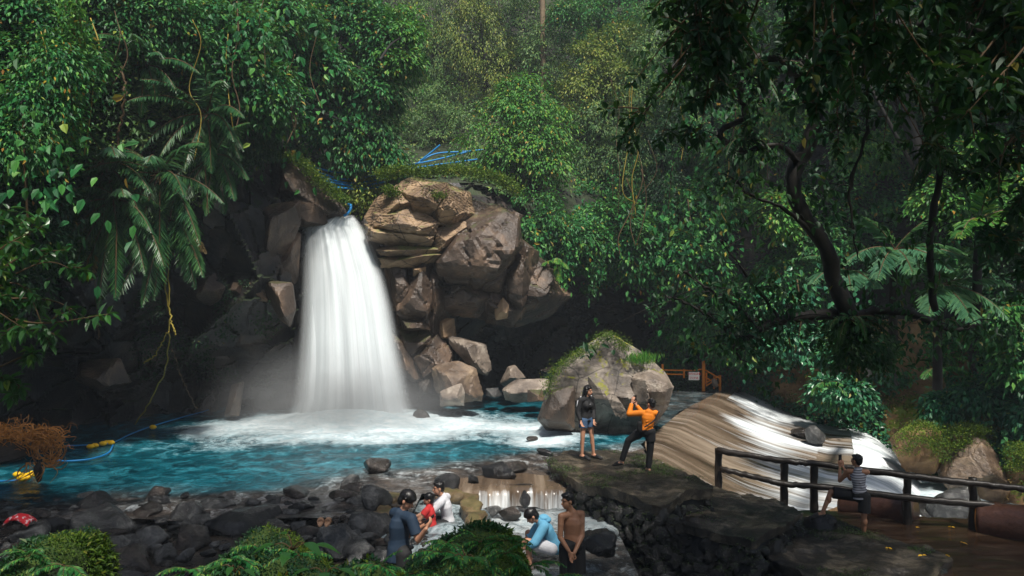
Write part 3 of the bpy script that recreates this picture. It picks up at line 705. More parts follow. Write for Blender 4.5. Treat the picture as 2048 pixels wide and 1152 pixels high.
# mossy knob left of the lip
mb = MB()
for k,(pl,d,t) in enumerate([([(545,320),(580,308),(620,335),(650,370),(690,400),(697,428),(650,445),(590,425),(540,380)],26.6,1.2),([(590,380),(650,400),(655,450),(600,455),(560,430)],26.2,.9),
   ([(520,410),(600,400),(600,450),(560,540),(520,500)],25.2,.8),([(590,455),(602,470),(596,560),(560,600),(540,520)],25.6,.7)]):
    V, Fc = polyrock(pl, d, t, 220+k, 5, crack=.04); mb.add(V, Fc, 0)
c1 = P(600, 500, 26)
kn = tag(obj('mossy_rock', mb.mesh('mossy_rock', [M['butt_dark']], False, c1), loc=c1), 'mossy rounded rock knob at the left lip of the waterfall', 'rock')
mosscap([(552,322),(580,312),(615,335),(640,362)], 26.0, .12, 2600, 6, kn, c1, L=.09, dy=.35)
mosscap([(640,362),(665,382),(690,402)], 25.9, .12, 1800, 7, kn, c1, L=.09, dy=.3)
# wedges on the left cliff
for k,(pl,d,t,mt,lb) in enumerate([([(368,585),(395,560),(430,545),(452,575),(440,600),(420,612),(380,600)],23.4,.6,'butt_dark','brown angular rock wedge jutting from the left cliff below the palms'),
   ([(468,558),(490,556),(492,600),(466,598)],24.2,.5,'butt_dark','small square grey block in the cliff left of the waterfall'),
   ([(492,557),(520,558),(538,605),(500,600)],24.1,.5,'butt','reddish tilted rock face left of the waterfall'),
   ([(522,560),(585,565),(592,620),(580,655),(560,640),(540,606)],24.2,.6,'butt_dark','brown pointed rock overhanging beside the white water'),
   ([(462,770),(488,762),(478,832),(448,834)],24.0,.35,'butt_dark','narrow leaning slab standing at the pool edge left of the waterfall'),
   ([(160,720),(240,715),(262,765),(200,785),(150,760)],22.2,.6,'butt_dark','dark bluish block low on the shaded left cliff')]):
    V, Fc = polyrock(pl, d, t, 240+k, 4, crack=.03); addrock('rock_wedge', V, Fc, mt, lb, 'rock')
# boulders at the foot of the outcrop
for k,(pl,d,t,mt,lb) in enumerate([
   ([(440,770),(480,764),(600,800),(628,905),(590,955),(530,890),(470,850)],26.3,.9,'boulder_pale','tall pale block leaning at the foot of the outcrop'),
   ([(372,900),(400,880),(490,866),(560,900),(592,1000),(588,1035),(500,1040),(390,995)],25.2,.9,'brownwet','big brown wet boulder between waterfall and pale block'),
   ([(412,990),(500,958),(515,1000),(512,1052),(410,1056)],24.3,.5,'boulder_pale','small pinkish block at the waterline in front of the brown boulder'),
   ([(655,960),(690,890),(720,882),(765,935),(740,965),(690,985)],27.5,.6,'boulder_pale','pointed grey rock standing behind the yellowish slab'),
   ([(662,985),(720,945),(860,940),(880,985),(830,1030),(740,1042),(680,1030)],25.8,.8,'boulder_pale','low yellowish slab on the far pool shore'),
   ([(770,985),(830,985),(850,1035),(770,1038)],24.8,.4,'butt_dark','small dark block in front of the yellowish slab'),
   ([(600,980),(650,978),(668,1010),(640,1025),(600,1012)],26.2,.4,'cobble_g','low dark stone at the waterline left of the yellowish slab'),
   ([(320,960),(370,935),(385,1005),(330,1010)],25.8,.4,'cobble_b','dark stone tucked beside the falling water'),
   ([(820,905),(870,890),(880,930),(840,945)],28.5,.5,'cobble_b','dark stone at the cave mouth left of the mossy boulder')]):
    V, Fc = polyrock(crop(pl), d, t, 300+k, 4, crack=.04); addrock('boulder', V, Fc, mt, lb)
# the mossy boulder
Bp = [(1074,838),(1092,790),(1112,738),(1150,706),(1215,664),(1243,680),(1300,712),(1330,742),(1349,772),(1338,815),(1296,868),(1180,884),(1100,866)]
cxz = np.array([P(px,py,22.4)[[0,2]] for px,py in Bp]).mean(0)
V, Fc = polyrock(Bp, 22.4, 1.5, 77, 6, crack=.03, tilt=(30,58), rough=.008, nfr=0,
   extra=[((.8,-.9,.15),1.2),((-.75,-.8,.35),1.05),((.1,-1,.75),1.15),((-.15,-1,-.1),1.2),((.35,-1,.1),1.22)])
bo = addrock('boulder', V, Fc, 'boulder', 'great angular boulder with mossy shoulders rising behind the two standing people')
cb = np.array(bo.location)
for k,(pl,d,t,mt) in enumerate([([(1262,748),(1300,738),(1335,752),(1349,775),(1330,812),(1300,810),(1270,780)],21.75,.55,'boulder_pale'),
    ([(1262,756),(1290,745),(1300,800),(1268,812)],21.6,.5,'boulder_pale'),
    ([(1168,752),(1200,750),(1262,830),(1250,850),(1190,800)],21.35,.25,'boulder'),([(1100,780),(1150,770),(1150,862),(1096,856),(1080,838)],21.5,.45,'butt_dark')]):
    V, Fc = polyrock(pl, d, t, 350+k, 4, crack=.02); obj('facet', mesh('facet', V-cb, Fc, False, [M[mt]]), bo)  # paler right and darker left facets carry the sunlit side in their colour
mosscap([(1092,790),(1105,752),(1130,725),(1160,705),(1190,690)], 21.6, .09, 3200, 8, bo, cb, L=.045, dy=.25)
mosscap([(1195,684),(1215,668),(1240,685),(1250,700)], 21.9, .10, 1900, 9, bo, cb, L=.045, dy=.22)
rng = np.random.RandomState(4); n = 700
Cn = P(1282,722,21.9)[None]+rng.normal(size=(n,3))*[.2,.2,.06]; D = nrm(rng.normal(size=(n,3))*[.5,.4,.2]+[0,0,1]); Vv, Ff = leaves_arr(Cn, D, rng, .19, .016)
obj('grass_tuft', mesh('grass_tuft', Vv-cb, Ff, False, [M['leaf_bright']]), bo)
# ---------------------------------------------------------------- stones in the stream: (px,py of centre, width px, height px, level, material, label)
for k,(px,py,w,h,z,mt,lb) in enumerate([(752,930,64,30,0,'cobble_b','flat brown stone awash in the middle of the shallows'),(1000,944,58,34,0,'cobble','dark square-shouldered stone with a pale top in the shallows'),(700,964,36,22,0,'cobble_g','wet round stone, upper of the pair in the shallows'),
   (702,978,46,22,0,'cobble_b','low brown stone, lower of the pair in the shallows'),(897,968,44,30,0,'cobble','rounded stone behind the head of the bathing man'),(948,960,28,16,0,'cobble','small dark stone right of the bathing pair'),(1064,878,26,12,0,'cobble_b','small brown stone awash beside the mossy boulder'),
   (1032,935,60,22,0,'cobble_b','low dark stone behind the little ledge'),(690,990,60,20,0,'cobble_b','smooth stone awash near the boy in navy'),(590,985,70,24,-.05,'cobble_b','broad brown stone half under water near the shore'),
   (750,1000,62,46,0,'cobble_g','upright grey stone just behind the sandals rock'),(1018,1026,40,24,-.3,'cobble_b','brown stone below the little ledge'),(985,1022,34,20,-.3,'cobble_g','grey stone in the lower stream beside the rim'),(1050,1000,34,26,-.2,'cobble','dark stone where the ledge meets the cobble wall'),
   (1630,872,44,40,-.9,'cobble_g','round grey stone with moss on the weir slope'),(1925,1025,110,90,-1.9,'cobble_g','large smooth grey boulder behind the log fence'),(1985,985,70,40,-1.9,'tanrock','ochre stone in the lower pool at far right'),(1855,1030,70,40,-1.9,'cobble','mossy stone in the white water behind the seated log'),
   (1965,935,10,8,-1.6,'butt',''),(1510,1003,26,14,-.9,'cobble','dark stone at the foot of the weir by the fence'),
   (1600,866,40,16,-.8,'cobble_b','flat stone breaking the water on the weir'),(845,835,40,26,0,'cobble_b','stone in the spray at the right foot of the waterfall'),(1090,905,30,14,0,'cobble','dark pebble awash left of the stone platform')]):
    if not lb: continue
    d = (CZ-z)*F/(py+h*.35-576); r = w/2/F*d
    V, Fc = rock_arr((r*1.1, r*.8, h/2/F*d*1.15), 500+k, 4, 16, 12, .03, .05); addrock('stone', V+P(px,py,d), Fc, mt, lb, 'stone', smooth=k not in (1,18))
V, Fc = polyrock([(1893,955),(1915,905),(1948,872),(1975,878),(2010,930),(2035,965),(2030,985),(1900,980)], 22.6, 1.0, 901, 5, crack=.06, rough=.03, tilt=(20,45)); addrock('boulder', V, Fc, 'brownwet', 'big brown ridged boulder on the right bank')
for k,(pl,d,cap,lb) in enumerate([([(1790,905),(1815,862),(1850,842),(1880,860),(1892,910),(1870,950),(1810,945)],23.4,[(1805,880),(1835,850),(1870,858),(1888,895)],'bright green mossy rock on the bank left of the brown ridged boulder'),([(1905,870),(1935,850),(1965,856),(1975,890),(1930,915)],23.6,[(1912,868),(1940,853),(1965,862)],'small mossy rock above the brown ridged boulder'),([(2025,905),(2060,880),(2090,930),(2070,975),(2030,960)],22,[(2025,912),(2045,895),(2065,895)],'mossy rock at the right edge beside the brown ridged boulder')]):
    V, Fc = polyrock(pl, d, .9, 920+k, 5, crack=.05, rough=.03, tilt=(20,50)); r_ = addrock('boulder', V, Fc, 'bank', lb); mosscap(cap, d-.75, .12, 2200, 930+k, r_, np.array(r_.location), L=.055, dy=.2); mosscap([(a_,b_+28) for a_,b_ in cap], d-.95, .12, 1500, 940+k, r_, np.array(r_.location), L=.055, dy=.12)
# ---- the cobble shore
shapes = []
for k in range(12):
    V, Fc = rock_arr((1,.8,.66), 700+k, 4, 11, 16+k % 3*10, .05, .09); shapes.append(mesh('cobble', V, Fc, True, [M[('cobble','cobble_g','cobble_g','cobble_b')[k % 4]]]))
big = [(195,1005,95,80,'large glossy dark boulder at the left shore, top edge against the pool'),(215,1040,150,90,'broad two-humped wet boulder, largest on the left shore'),(370,1025,92,66,'rounded black boulder in the middle of the shore'),(385,1072,110,70,'long black boulder above the central moss mound'),(105,1048,84,58,'oval grey boulder beside the red cloth'),
   (245,1085,90,70,'black boulder between the two moss mounds'),(305,1075,80,56,'dark wet boulder left of the long black one'),(290,1022,80,42,'flat-topped dark stone behind the black boulders'),(500,1035,160,64,'wide low grey rock sloping towards the sandals'),(430,1010,80,40,'pale-topped stone at the water edge'),
   (60,1065,90,60,'dark boulder in front of the red cloth'),(250,1120,120,70,'low grey boulder at the bottom of the gap between mounds'),(605,1010,60,34,'small boulder at the shoreline behind the sandals'),(740,1045,110,80,'rough grey rock right of the sandals'),(720,1095,90,50,'flat dark stone beside the boy in navy'),(560,1060,70,44,'small black boulder left of the flat grey slab'),(450,1050,66,36,'dark stone with a flat wet top'),(150,1085,60,44,'small black stone above the left moss mound'),(330,1110,60,44,'small glossy stone in the gap')]
rng = np.random.RandomState(21); placed = []
def put(px, py, w, hgt, z, label, group=None, k=0, cat='boulder'):
    w *= .86; hgt *= .9
    d = (CZ-z)*F/(py-576); r = w/2/F*d; c = P(px, py, d)
    q = obj('boulder' if cat == 'boulder' else 'cobblestone', shapes[k % 12], loc=c); q.scale = (r*1.08, r*rng.uniform(.8,1.1), hgt/2/F*d*1.35); q.rotation_euler = (rng.uniform(-.2,.2), rng.uniform(-.25,.25), rng.uniform(0,6.28))
    placed.append((c[0], c[1], r)); return tag(q, label, cat, group)
for k,(px,py,w,h,lb) in enumerate(big): put(px, py+h*.12, w, h, -.02, lb, None, k)
for k in range(2600):
    if len(placed) > 296: break
    x = rng.uniform(-10.5, -1.6); yy = rng.uniform(9.6, 15.4)
    r = rng.choice([.09,.13,.17,.24], p=[.3,.32,.28,.1])
    if yy > 14.3 and rng.rand() < .4: continue
    if any((x-a)**2+(yy-b)**2 < (.62*(r+c))**2 for a,b,c in placed): continue
    if -2.35 < x and yy > 13: continue
    q = obj('cobblestone', shapes[rng.randint(12)], loc=(x, yy, rng.uniform(-.14,.02)+.15*r)); q.scale = (r, r*rng.uniform(.8,1.2), r*rng.uniform(.6,.95)); q.rotation_euler = (rng.uniform(-.3,.3), rng.uniform(-.3,.3), rng.uniform(0,6.3))
    placed.append((x,yy,r)); tag(q, 'wet dark cobble on the crowded near shore', 'stone', 'wet cobbles crowding the near shore')
# pebbles (uncountable)
mbp = MB(); U, Fc = ico(1)
for k in range(2600):
    r = rng.uniform(.03,.085); x = rng.uniform(-11,-1.4); yy = rng.uniform(9,15.5)
    mbp.add(U*[r,r*rng.uniform(.7,1.1),r*.6]+[x,yy,-.13+rng.uniform(-.03,.03)], Fc, k % 2)
tag(obj('pebbles', mbp.mesh('pebbles', [M['cobble'], M['cobble_b']], True)), 'small wet pebbles filling the gaps of the shore', None, None, 'stuff')
# flat slab with the sandals
V, Fc = polyrock([(625,1090),(640,1052),(690,1045),(720,1075),(735,1105),(700,1125),(640,1120)], 12.6, .55, 812, 4, crack=.02)
flat = addrock('flat_rock', np.concatenate([V]), Fc, 'cobble_g', 'flat grey slab carrying the sandals and shoes', 'rock')
# ---------------------------------------------------------------- leaf cover on the slopes (nobody could count it)
def wall_at(px, py):
    W, rk = wall_points(np.atleast_1d(np.array(px, float)), np.atleast_1d(np.array(py, float))); return W
rng = np.random.RandomState(99)
def cover(name, n, box, test, mat, L, Wd, label, seed, off=.25, droop=.6, clump=.5, thr=-.25, six=False):
    rng = np.random.RandomState(seed)
    px = rng.uniform(box[0], box[2], n); py = rng.uniform(box[1], box[3], n)
    W, rk = wall_points(px, py); k = test(px, py, rk)
    q = fbm(W, .9, 3, seed); k &= q > thr
    W, q, m = W[k], q[k], k.sum()
    W = W+nrm(np.array([0,0,CZ])-W)*(np.abs(rng.normal(size=m))*off+np.clip(q,0,1)*clump)[:,None]+rng.normal(size=(m,3))*.06
    D = nrm(rng.normal(size=(m,3))*[.8,.5,.5]+[0,-.7,-droop+.2]); U = rng.normal(size=(m,3))*.4+[0,-.5,1]
    V, Fc = leaves_arr(W, D, rng, L, Wd, six=six, up=U)
    return tag(obj(name, mesh(name, V, Fc, False, [M[mat]])), label, None, None, 'stuff')
veg = lambda px, py, rk: (rk < .5)
cover('ground_cover', 110000, (-120,-120,1400,560), lambda a,b,r: (r < .5) & (rng.rand(len(a)) < 1), 'leaf_grey', .19, .085, 'grey green leaf cover over the far slopes', 1, off=.3)
cover('ground_cover', 120000, (1150,-120,2200,800), lambda a,b,r: (r < .5) & ~((a > 1700) & (a < 1850) & (b > 560) & (b < 760)) & ~((a > 1480) & (b > 735)), 'leaf', .20, .1, 'broad leaf cover over the right hand slope', 2, off=.35, clump=.8, thr=-.35)
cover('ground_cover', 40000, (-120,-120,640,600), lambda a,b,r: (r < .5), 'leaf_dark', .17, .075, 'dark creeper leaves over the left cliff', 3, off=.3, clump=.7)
cover('ground_cover', 16000, (1480,740,2120,960), lambda a,b,r: (b > 745) & (fbm(np.stack([a/60,b/60,a*0],1),1,3,7) > .0), 'leaf_blue', .2, .11, 'blue green seedlings over the brown bank', 4, off=.2, clump=.3, thr=-.6)
cover('moss', 26000, (1500,790,2120,1000), lambda a,b,r: (fbm(np.stack([a/75,b/50,a*0],1),1,3,17) > .12), 'moss_leaf', .08, .05, 'yellow green moss on the brown bank', 5, off=.04, clump=.05, thr=-2)
cover('ground_cover', 9000, (1040,430,1330,600), lambda a,b,r: (b < 470+.0*a+(a-1040)*.0+115-np.abs(a-1180)*.35), 'leaf', .22, .1, 'leaves hanging over the lip of the cave', 6, off=.3, clump=.4, droop=1.1, thr=-.3)
cover('ground_cover', 5000, (260,560,560,760), lambda a,b,r: fbm(np.stack([a/50,b/50,a*0],1),1,3,27) > .15, 'leaf_dark', .1, .05, 'dim small ferns and creepers on the wet left cliff', 7, off=.08, clump=.1, thr=-2)
cover('leaf_litter', 2600, (1450,760,2120,1000), lambda a,b,r: b > 0, 'straw', .13, .07, 'fallen yellow and brown leaves on the bank', 8, off=.05, clump=.05, thr=-2)

# ---------------------------------------------------------------- trees and shrubs. (px, py, radius px x, radius px y, distance)
def E_(l): 
    out = []
    for px, py, rx, ry, d in l:
        c = P(px, py, d); a = rx/F*d; b_ = ry/F*d; out.append((*c, a, min(a, b_)*.9+.2, b_))
    return out
def shrub(lbl, l, mat, L, Wd, ncl, nleaf, base=None, seed=1, cat='tree', name='broadleaf_tree', **kw):
    e = E_(l); s = np.array(e)
    if base is None:
        j = int(np.argmin(s[:,2])); base = (s[:,0].mean(), s[:,1].mean()+1.0, s[j,2]-s[j,5]*.9)
    else: base = P(*base)
    return tree(name, base, e, lbl, cat, None, mat, ncl, nleaf, L, Wd, seed, **kw)
# far slope, centre
shrub('olive yellow tree high on the far slope draped with pale hanging creepers', [(950,70,75,70,40),(990,150,60,60,39.5),(940,0,70,50,41),(1000,215,35,50,39)], 'leaf_olive', .17, .07, 230, 46, None, 11, hang=1.2)
shrub('grey green tree at the top centre around the pale trunk', [(1090,110,55,50,39),(1050,40,50,55,41)], 'leaf_grey', .17, .07, 130, 46, None, 12)
shrub('dull green tree on the far slope just above the hoses', [(880,260,75,55,37),(930,310,60,35,36),(860,200,60,60,38.5)], 'leaf_grey', .15, .06, 200, 46, None, 13)
shrub('feathery grey green tree standing between the leafy overhang and the yellow bush', [(880,110,50,90,40.5),(860,20,60,60,42)], 'leaf_grey', .16, .05, 150, 46, None, 14, hang=.8)
shrub('pale sunlit shrubby tree on the far slope right of centre', [(1190,130,60,50,35.5),(1230,90,60,45,36),(1170,190,50,45,35),(1240,170,55,60,35)], 'leaf_olive', .17, .075, 230, 44, None, 15)
shrub('mid green tree at the top edge right of the pale trunk', [(1160,25,60,45,38),(1250,10,70,45,38)], 'leaf', .18, .08, 150, 44, None, 16)
shrub('grey green slender tree below the pale sunlit tree', [(1200,260,65,65,34.5),(1170,330,55,45,34),(1250,310,60,50,33.5)], 'leaf_grey', .15, .06, 210, 44, None, 17, hang=.5)
shrub('dense tree of fine leaves at the far right of the open slope', [(1290,200,60,80,34),(1310,90,60,70,35)], 'leaf_grey', .16, .07, 180, 44, None, 18)
shrub('domed bright green bush dotted with yellow leaves above the outcrop', [(1040,190,50,42,31),(1045,240,85,50,30.5),(1000,285,85,38,30),(1085,280,70,50,30),(1020,320,70,28,29.6),(1100,330,50,28,29.6)], 'leaf_bright', .17, .075, 330, 44, (1060,390,30.5), 19, droop=.7, trad=(.1,.04))
shrub('small drooping bush hanging over the dark gully right of the outcrop', [(1070,400,38,20,29),(1100,430,22,22,28.6)], 'leaf', .15, .065, 46, 40, (1040,400,30), 20, 'shrub', 'shrub', trad=(.05,.02), limbs=5)
# tall slim trunk
t = thing('slim_tree', P(1088,470,38.5), 'tall slim tree with orange lit bare trunk rising out of frame, top centre', 'tree')
bb = P(1088,470,38.5); mbt = MB().add(*tube(spline([P(1090,470,38.5),P(1087,300,38.5),P(1086,150,38.4),P(1084,-60,38.3),P(1080,-260,38.2)], 20), (.17,.11), 8)); obj('trunk', mbt.mesh('trunk', [M['bark_pale']], True, bb), t)
V, Fc, p = crown_arr(E_([(1080,-300,150,70,38)]), 90, 40, .2, .09, 5); obj('crown', mesh('crown', V-bb, Fc, False, [M['leaf']]), t)
# left overhanging tree, four big masses
shrub('big leafy tree overhanging the left side of the falls, lit green crown', [(690,50,90,66,29),(770,90,62,56,28.4),(620,130,78,56,27),(740,175,70,52,28),(560,60,80,60,25.5)], 'leaf', .21, .095, 620, 44, (560,300,25.5), 31, trad=(.22,.08), limbs=18)
shrub('leafy branch mass drooping to a point above the blue hoses', [(680,225,70,40,28),(735,265,52,38,28),(778,308,30,22,28),(705,300,44,28,28),(640,235,46,34,27.5)], 'leaf', .19, .088, 330, 44, (600,200,25), 32, droop=.8, hang=.35, trad=(.1,.04))
shrub('bright spring green branch tip at the right edge of the leafy overhang', [(810,70,28,26,27.6),(800,120,34,30,27.6),(815,30,24,22,28)], 'leaf_bright', .18, .085, 80, 40, (760,120,24.5), 33, 'tree', trad=(.05,.02), limbs=6)
shrub('straggly yellowing creeper hanging down behind the waterfall lip', [(724,366,22,22,28.2),(735,392,10,16,28),(700,350,30,16,28.4)], 'leaf_olive', .15, .065, 66, 36, (700,330,26), 34, 'creeper', 'creeper', hang=1.0, trad=(.03,.01), limbs=5)
shrub('sunlit crown of leaves at the top left between the vines and the overhang', [(470,150,75,60,22.5),(540,190,60,60,23),(500,70,60,50,23),(430,60,60,60,22.5)], 'leaf', .18, .08, 340, 44, (470,330,24), 35, trad=(.14,.05))
shrub('small leaved tree at the top left above the highest palms', [(330,20,80,50,21),(260,60,60,60,20.5),(380,80,50,50,21.5),(220,-10,80,50,20.5)], 'leaf', .15, .07, 300, 44, (300,260,22), 36)
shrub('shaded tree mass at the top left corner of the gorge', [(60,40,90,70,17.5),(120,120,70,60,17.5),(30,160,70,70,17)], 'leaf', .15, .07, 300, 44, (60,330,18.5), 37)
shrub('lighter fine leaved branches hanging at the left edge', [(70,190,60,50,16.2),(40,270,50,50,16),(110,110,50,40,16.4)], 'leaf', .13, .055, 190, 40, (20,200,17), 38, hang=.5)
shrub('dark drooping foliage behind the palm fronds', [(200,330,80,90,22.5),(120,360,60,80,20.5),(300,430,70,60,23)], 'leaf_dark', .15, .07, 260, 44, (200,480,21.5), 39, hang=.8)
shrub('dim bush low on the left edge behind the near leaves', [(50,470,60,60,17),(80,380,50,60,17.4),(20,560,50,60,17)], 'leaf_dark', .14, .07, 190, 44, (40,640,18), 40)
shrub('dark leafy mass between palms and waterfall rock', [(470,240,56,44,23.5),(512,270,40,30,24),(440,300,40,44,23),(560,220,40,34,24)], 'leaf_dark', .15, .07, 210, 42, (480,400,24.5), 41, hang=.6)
# right slope
RS = [('dark fine leaved tree beside the gully at the centre right', [(1340,300,60,80,33),(1330,400,55,60,32)], 'leaf_dark', 42),
 ('sunlit green vine curtain hanging above the cave', [(1230,450,70,45,30),(1150,470,60,45,29.4),(1280,500,50,60,30.2)], 'leaf', 43),
 ('tree with shining leaves left of the crooked trunk', [(1420,420,60,70,30),(1390,520,60,60,29.5),(1460,330,60,60,31)], 'leaf', 44),
 ('backlit yellow green leafy patch at the upper right glimpsed behind dark branches', [(1560,420,50,50,29),(1500,300,50,50,30),(1740,300,70,40,28.5),(1530,230,60,40,30)], 'leaf_bright', 45),  # backlight on these leaves is put into the brighter leaf colour
 ('broad leafed bush right of the crooked trunk high on the slope', [(1950,330,60,60,25),(1890,400,60,50,25.4),(2010,420,50,60,24)], 'leaf_bright', 46),
 ('deep green thicket in the middle of the right slope', [(1570,560,80,60,29.5),(1480,600,60,50,30),(1640,500,60,60,29)], 'leaf', 47),
 ('dusky bush over the weir beside the danger sign', [(1400,640,60,50,31.5),(1480,690,60,40,31),(1340,700,40,50,33)], 'leaf', 48),
 ('green leafy bush hanging over the bank behind the weir', [(1650,690,50,24,28.8),(1590,680,40,24,29.4)], 'leaf_blue', 49),
 ('leafy sapling at the right edge with clear green leaves', [(2000,640,44,50,22.8),(2040,720,40,50,22.4)], 'leaf', 50),
 ('dark thicket at the right edge above the fern fronds', [(2000,540,60,60,23),(2060,460,50,60,22.5)], 'leaf_dark', 51),
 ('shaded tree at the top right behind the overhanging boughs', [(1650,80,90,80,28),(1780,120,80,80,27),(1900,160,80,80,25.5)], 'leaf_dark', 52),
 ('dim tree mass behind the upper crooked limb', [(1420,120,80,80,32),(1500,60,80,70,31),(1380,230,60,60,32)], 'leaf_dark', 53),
 ('low plant cluster spilling over the bank beside the lower falls', [(1700,780,34,14,26.6),(1660,775,30,14,27.4)], 'leaf_blue', 54),
 ('low leafy plants above the ridged brown boulder', [(1890,805,30,12,24.4),(1960,785,36,16,23.9),(2050,820,20,14,22.6)], 'leaf_blue', 55)]
for lb, l, mt, sd in RS:
    shrub(lb, l, mt, .2 if 'leaf_dark' != mt else .16, .1 if mt != 'leaf_dark' else .07, 75*len(l), 38, None, sd, 'bush' if 'bush' in lb or 'plant' in lb else 'tree', 'bush' if 'bush' in lb or 'plant' in lb else 'broadleaf_tree', trad=(.08,.03), six=mt == 'leaf_blue')
# trailing vines in front of the right slope (each a separate strand of leaves)
rng = np.random.RandomState(3)
for k,(px,y0,y1,d) in enumerate([(1225,330,520,30),(1265,300,540,30.5),(1345,330,560,29.5),(1130,440,580,28.6),(1190,440,590,29),(1310,480,640,30)]):
    pts = spline([P(px,y0,d),P(px+rng.uniform(-10,10),(y0+y1)/2,d-.1),P(px+rng.uniform(-12,12),y1,d)], 40); nn = 380
    i = rng.randint(0,40,nn); Cn = pts[i]+rng.normal(size=(nn,3))*.13; D = nrm(rng.normal(size=(nn,3))*.6-[0,.2,.9]); V, Fc = leaves_arr(Cn, D, rng, .17, .08)
    b0 = pts[0]; v = thing('vine', b0, ['leafy vine hanging left of the cave in front of the dark gully','leafy vine nearest the centre of the cave mouth','long leafy vine at the right end of the cave','short leafy vine just right of the outcrop','short leafy vine in the middle of the cave lip','leafy vine hanging above the danger sign'][k], 'vine')
    obj('leaves', mesh('leaves', V-b0, Fc, False, [M['leaf']]), v); obj('stem', MB().add(*tube(pts, .015, 4)).mesh('stem', [M['twig']], True, b0), v)
rng = np.random.RandomState(77)
for k in range(26):
    L_ = k < 16; px = rng.uniform(20,640) if L_ else rng.uniform(1180,1560); y0 = rng.uniform(-20,180) if L_ else rng.uniform(150,380); d = np.interp(px,[0,200,450,640],[15.5,18,21.3,23]) if L_ else 28.5
    pts = spline([P(px,y0,d)]+[P(px+rng.uniform(-18,18),y0+rng.uniform(.8,1.2)*60*j,d+rng.uniform(-.2,.3)) for j in range(1,rng.randint(3,6))], 30); tag(obj('liana', MB().add(*tube(pts, rng.uniform(.009,.02), 4)).mesh('liana', [M[('twig','vine','twig')[k % 3]]], True, pts[0]), loc=pts[0]), 'thin bare liana dangling in front of the forest leaves', 'vine', 'thin lianas dangling in the forest')
shrub('dark foliage clump wrapped around the fork of the crooked tree', [(1700,650,40,30,13.1),(1740,690,34,30,14),(1690,690,30,24,14)], 'leaf_dark', .12, .06, 90, 34, (1720,760,15), 91, 'epiphyte', 'epiphyte_clump', trad=(.03,.01), limbs=4)
rb_ = np.random.RandomState(15)
for k,(px,py,d,lb) in enumerate([(560,210,24.6,'large heart leaved climber in the middle of the leafy overhang'),(470,90,21.8,'large leaved climber near the top of the lit crown'),(30,330,15.8,'broad leaved climber at the left edge above the near bush'),(1470,230,29.5,'broad leaved climber in the dark upper right slope'),(1380,470,29,'broad shiny leaved climber right of the cave vines'),(1600,640,27.5,'broad leaved climber on the slope under the long dark limb')]):
    n = 170; Cn = P(px,py,d-.4)+rb_.normal(size=(n,3))*[1.0,.4,.9]; D = nrm(rb_.normal(size=(n,3))*.4-[0,.45,.8]); V, Fc = leaves_arr(Cn, D, rb_, .25, .14, six=True, up=rb_.normal(size=(n,3))*.3+[0,-1,.4]); c_ = Cn.mean(0); v = thing('climber', c_, lb, 'climber')
    obj('leaves', mesh('leaves', V-c_, Fc, False, [M['leaf' if k != 5 else 'leaf_blue']]), v); obj('stem', MB().add(*tube(spline([c_+[0,.5,-1.2],c_+[.1,.2,0],c_+[0,.3,1.3]],12),.025,5)).mesh('stem', [M['twig']], True, c_), v)
# ---------------------------------------------------------------- palms on the left cliff
def fan(n, a0, a1, sc, seed, up=(.1,.9), y=(-1.0,-.2)):
    r = np.random.RandomState(seed); o = []
    for k in range(n):
        a = R(a0+(a1-a0)*k/max(n-1,1))+r.uniform(-.15,.15); o.append((math.cos(a), r.uniform(*y), math.sin(a), sc*r.uniform(.8,1.15)))
    return o
PL = [((415,230,21),fan(9,-10,190,1.0,1)+fan(4,200,340,.9,2),'cliff palm highest of the group, beside the leafy crown'),
 ((290,130,20.5),fan(8,0,180,.8,3)+fan(3,220,320,.8,4),'small cliff palm at the top of the hanging vines'),
 ((210,330,19.5),fan(9,-20,190,1.0,5)+fan(5,200,340,1.0,6),'cliff palm with long pale drooping fronds at the left'),
 ((320,350,20),fan(10,-20,200,1.0,7)+fan(6,200,340,1.15,8),'large green cliff palm in the middle of the left cliff'),
 ((235,400,19.2),fan(4,10,170,.8,9)+fan(7,200,340,1.15,10),'cliff palm drooping over the bare shaded rock'),
 ((340,440,20),fan(4,10,170,.7,11)+fan(7,210,340,1.05,12),'lowest cliff palm with fronds reaching down toward the yellow vine'),
 ((430,310,21.5),fan(4,0,170,.8,13)+fan(5,210,330,.9,14),'cliff palm whose fronds hang nearest the rock knob')]
for k,(b_,fr,lb) in enumerate(PL):
    frond_plant('cliff_palm', P(*b_), fr, lb, 'palm', 'palm', 2.0, 34, .42, .05, 60+k, 'feathery palms rooted on the left cliff', bend=1.25, vdrop=.7, trunk=[P(b_[0]+12,b_[1]+40,b_[2]+2.2),P(b_[0]+5,b_[1]+20,b_[2]+.8),P(*b_)], trad=(.09,.06), rach=.02)
frond_plant('dead_frond', P(385,470,20.5), [(.9,-.4,-.5,.5,'straw'),(.4,-.4,-.9,.5,'straw'),(-.3,-.5,-.9,.4,'straw')], 'rusty dead palm fronds hanging beside the lowest palm', 'dead fronds', 'straw', 1.3, 20, .3, .04, 81)
frond_plant('dead_frond', P(185,500,19.3), [(.1,-.3,-1,.6,'straw'),(-.3,-.3,-.9,.4,'straw')], 'brown dead frond on the left of the palm group', 'dead fronds', 'straw', 1.2, 20, .3, .04, 82)
